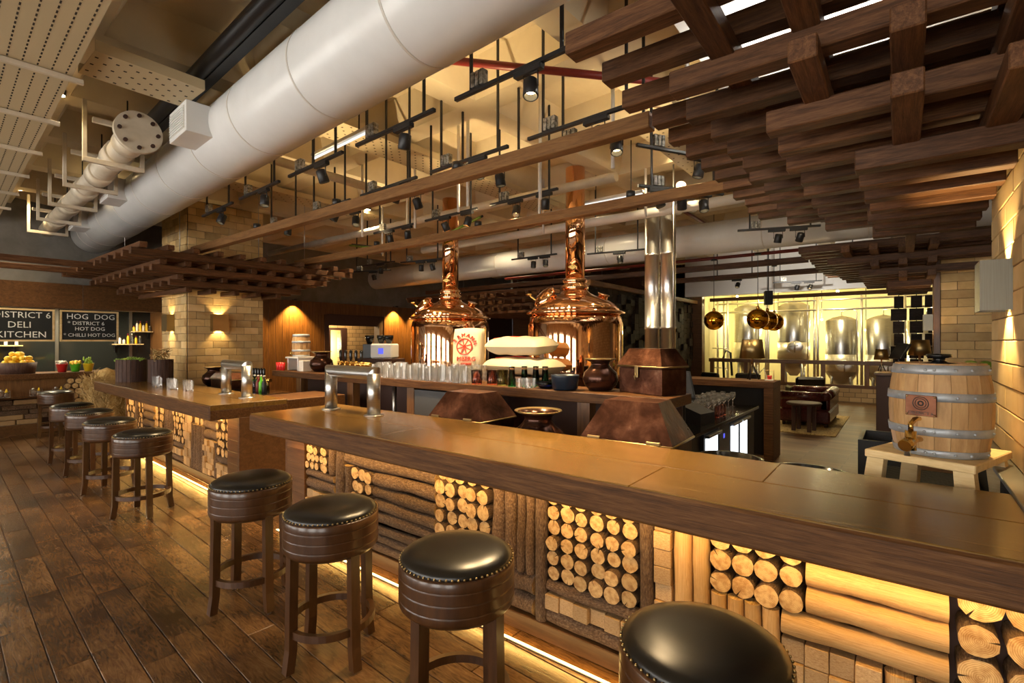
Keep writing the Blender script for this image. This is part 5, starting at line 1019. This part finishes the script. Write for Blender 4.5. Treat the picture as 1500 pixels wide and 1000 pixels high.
for x_ in (-5.2, -4.1, -3.0, -1.9, -.8, .35): part('post', MB().bbox(x_ - .06, x_ + .06, -.05, .05, .50, 1.10, .004), 'panel_wood', rl)
hc = thing('host_desk', 'dark wooden host desk partly hidden behind the oak barrel', 'desk', (0, 10.2, 0)); part('body', MB().bbox(-.33, .40, 0, .6, 0, 1.24, .006), 'stave_dark', hc); part('top', MB().bbox(-.36, .41, -.03, .62, 1.242, 1.28, .004), 'panel_wood_h', hc)
tlamp('brass-shaded table lamp on the host desk above the barrel', (.24, 10.62, 1.292), .85); tlamp('small brass lamp on the left corner of the host desk', (-.27, 10.66, 1.29), .6)
t = thing('host_screen', 'black tilted till screen on the host desk', 'till', (-.02, 10.30, 1.281), R(-60)); part('stand', MB().bbox(-.05, .05, -.05, .05, 0, .25, .01), 'black_metal', t); part('screen', MB().bbox(-.16, .16, -.02, .02, -.14, .14, .006), 'black_metal', t, (0, 0, .36), (R(-30), 0, 0))
# hanging screen of wooden blocks
for k, x_ in enumerate((-.02, .25, .50)):
    t = thing('block_strand', ('strand of dark wooden blocks beside the bright tanks, first of three', 'strand of dark wooden blocks, middle of three behind the host desk', 'strand of dark wooden blocks, nearest the lounge brick wall')[k], 'screen', (x_ - .02, 12.4, 0)); z = 2.70; i = k
    part('wire', MB().cyl((0, 0, 1.1), (0, 0, 2.735), .008, 6), 'black_metal', t)
    while z > 1.25:
        h = (.12, .24, .24, .25)[i % 4] if z > 2.7 else .245; w_ = (.075, .125, .09)[(i + k) % 3] if k != 1 else (.10, .085, .11)[i % 3]; part('block', MB().bbox(-w_, w_, -.05, .05, z - h, z - .015, .004), 'dark_block', t); z -= h; i += 1
sconce('square steel wall light on the wooden trim behind the block strands', (.418, 11.03, 2.12), R(-90), .8, 5, 'steel_brushed')
tag(part('fruit_cabinet', MB().bbox(.75, 1.6, 10.3, 10.85, 0, 1.38, .01), 'stave_dark'), 'dark cabinet against the lounge brick wall behind the barrel', 'cabinet')
mg = MB().sphere((0, 0, 0), .075, 0, 14, 9, (1, .8, .8)).mesh('mango', 'leaf')
for i in range(9): tag(inst('green_fruit', mg, None, (.86 + (i % 4) * .16, 10.42 + (i // 4) * .15, 1.442), (0, random.uniform(-.3, .3), random.uniform(0, 6))), 'green fruit heaped on the dark cabinet by the lounge wall', 'fruit', 'green fruit on the cabinet')
# brewery
def tank(label, x_, y_, d_, ztop, zb, mw):
    t = thing('beer_tank', label, 'tank', (x_, y_, 0)); r = d_ / 2
    part('shell', MB().lathe([(.12, zb - .55), (r, zb), (r, ztop), (r * .6, ztop + .10), (.05, ztop + .16)], 40), 'steel', t)
    part('band', MB().lathe([(r + .004, zb + .05), (r + .012, zb + .05), (r + .012, zb + .62), (r + .004, zb + .62)], 40, close=True), 'mirror_steel', t)
    Mm = Matrix.Translation((.25 * r, -r * 1.0, mw)) @ Matrix.Rotation(R(90), 4, 'X') @ Matrix.Diagonal((1.25, 1, 1, 1)); d2 = part('manway', MB().lathe([(.20, -.03), (.20, .03), (.17, .045), (.10, .06), (.0005, .065)], 28, 0, Mm), 'mirror_steel', t); part('door_clamp', MB().cyl((.25 * r, -r - .1, mw - .2), (.25 * r, -r - .1, mw + .2), .02, 8).cyl((.25 * r - .18, -r - .1, mw), (.25 * r + .1, -r - .1, mw + .05), .015, 8), 'steel', d2)
    for k in range(4): a = k * PI / 2 + PI / 4; part('leg', MB().cyl((r * .8 * math.cos(a), r * .8 * math.sin(a), -.011), (r * .8 * math.cos(a), r * .8 * math.sin(a), zb - .02), .04, 10), 'steel', t)
    part('pipe', MB().tube([(0, 0, ztop + .14), (0, -.05, ztop + .32), (.3 * d_, -r * .7, ztop + .36), (r * .95, -r * .75, ztop + .3), (r * .98, -r * .75, .4)], .022, 8), 'mirror_steel', t)
tank('tall steel beer tank nearest the timber-end wall', -4.50, 20.0, .93, 3.02, 1.15, 1.62); tank('tall steel beer tank behind the table lamp and globes', -3.0, 20.0, 1.0, 3.05, 1.15, 1.62); tank('shorter steel beer tank behind the leather sofa', -1.58, 20.0, .93, 2.50, .75, 1.0); tank('shorter steel beer tank next to the block strands', -.45, 20.0, .95, 2.50, .75, 1.0); tank('shorter steel beer tank mostly hidden behind the host desk', .62, 20.2, .95, 2.45, .75, 1.0)
for i, x_ in enumerate((-5.35, -5.2, -5.0, -3.78, -3.66, -2.3, -2.18, -1.0, .08)): tag(part('process_pipe', MB().cyl((x_, 19.2 + (i % 2) * .25, -.011), (x_, 19.2 + (i % 2) * .25, 3.3), .04, 12), 'mirror_steel'), 'vertical polished process pipe standing among the beer tanks', 'pipe', 'vertical brewery pipes')
for z_, l in ((3.18, 'upper'), (2.86, 'lower')): tag(part('process_pipe', MB().cyl((-5.5, 19.42, z_), (1.6, 19.42, z_), .035, 10), 'mirror_steel'), '%s horizontal process pipe above the beer tanks' % l, 'pipe')
for i in range(4): tag(part('process_pipe', MB().tube([(-5.45, 18.7 + i * .07, .5 + i * .35), (-4.95, 18.7 + i * .07, .5 + i * .35), (-4.9, 18.7 + i * .07, .4 + i * .35), (-4.9, 18.7 + i * .07, .1)], .02, 8), 'mirror_steel'), 'small bent pipe of the valve rack by the timber-end wall', 'pipe', 'valve rack pipes')
tag(part('hose', MB().tube([(-4.95, 18.6, -.0), (-5.0, 18.6, 1.2), (-4.9, 18.6, 1.5), (-4.75, 18.6, 1.4), (-4.7, 18.6, .6)], .04, 10), 'black_metal'), 'thick black hose looped by the valve rack behind the railing', 'hose')
tag(part('hose', MB().tube([(-3.9, 18.7, .1), (-3.85, 18.7, .7), (-3.7, 18.7, .9), (-3.6, 18.7, .5), (-3.5, 18.7, .0)], .025, 8), 'paper'), 'white hose hanging by the tall tanks behind the railing', 'hose')
struct(part('wall_soffit', MB().box(-5.6, 4.6, 16.4, 16.6, 3.25, 4.6), 'white_paint')); struct(part('wall_gap', MB().box(-6.2, -5.7, 17.2, 22.6, 0, 4.6), 'lime_wall'))
struct(part('window_8', MB().box(.75, 1.5, 20.9, 20.95, .9, 3.1), 'daylight_gap'))
tag(part('loudspeaker', MB().bbox(-.09, .09, -.09, .09, -.17, .17, .01).cyl((0, 0, .17), (0, 0, ceil_z(-2.55, 13.4) - 2.86), .012, 8), 'black_metal', None, (-2.55, 13.4, 2.86), (0, 0, R(20))), 'small black loudspeaker hanging above the globe pendants', 'speaker')
for x_, y_, z_, e in ((-5.2, 21.4, 2.6, 80), (-3.75, 21.5, 2.4, 85), (-2.3, 21.4, 2.6, 90), (-.98, 21.4, 2.2, 90), (.1, 21.4, 2.2, 80), (-4.6, 18.9, 3.4, 60), (-1.6, 18.9, 3.4, 70)):
    e *= .8; t = thing('brewery_lamp', 'small bright work lamp fixed among the beer tanks', 'lamp', (x_, y_, z_), 0, 'brewery work lamps'); part('bulb', MB().sphere((0, 0, 0), .04, 0, 10, 6), 'bulb', t); part('arm', MB().cyl((0, 0, .04), (0, 0, ceil_z(x_, y_) - z_), .012, 6), 'black_metal', t); lamp('POINT', (0, -.08, -.06), e, (1, .86, .46), t, 'glow', size=.08)
lamp('SPOT', (-1.9, 13.0, 3.45), 160, WHITE, None, 'soffit_fill', (-1.6, 16.4, 3.8), 110, .8, .05)  # bare fill lamp without a fixture, added to brighten the soffit
lamp('SPOT', (-1.9, 14.9, 3.6), 120, WARM, None, 'lounge_fill', (-1.7, 13, .5), 70, .7, .05)  # fill lamp with no fixture, added over the lounge seating
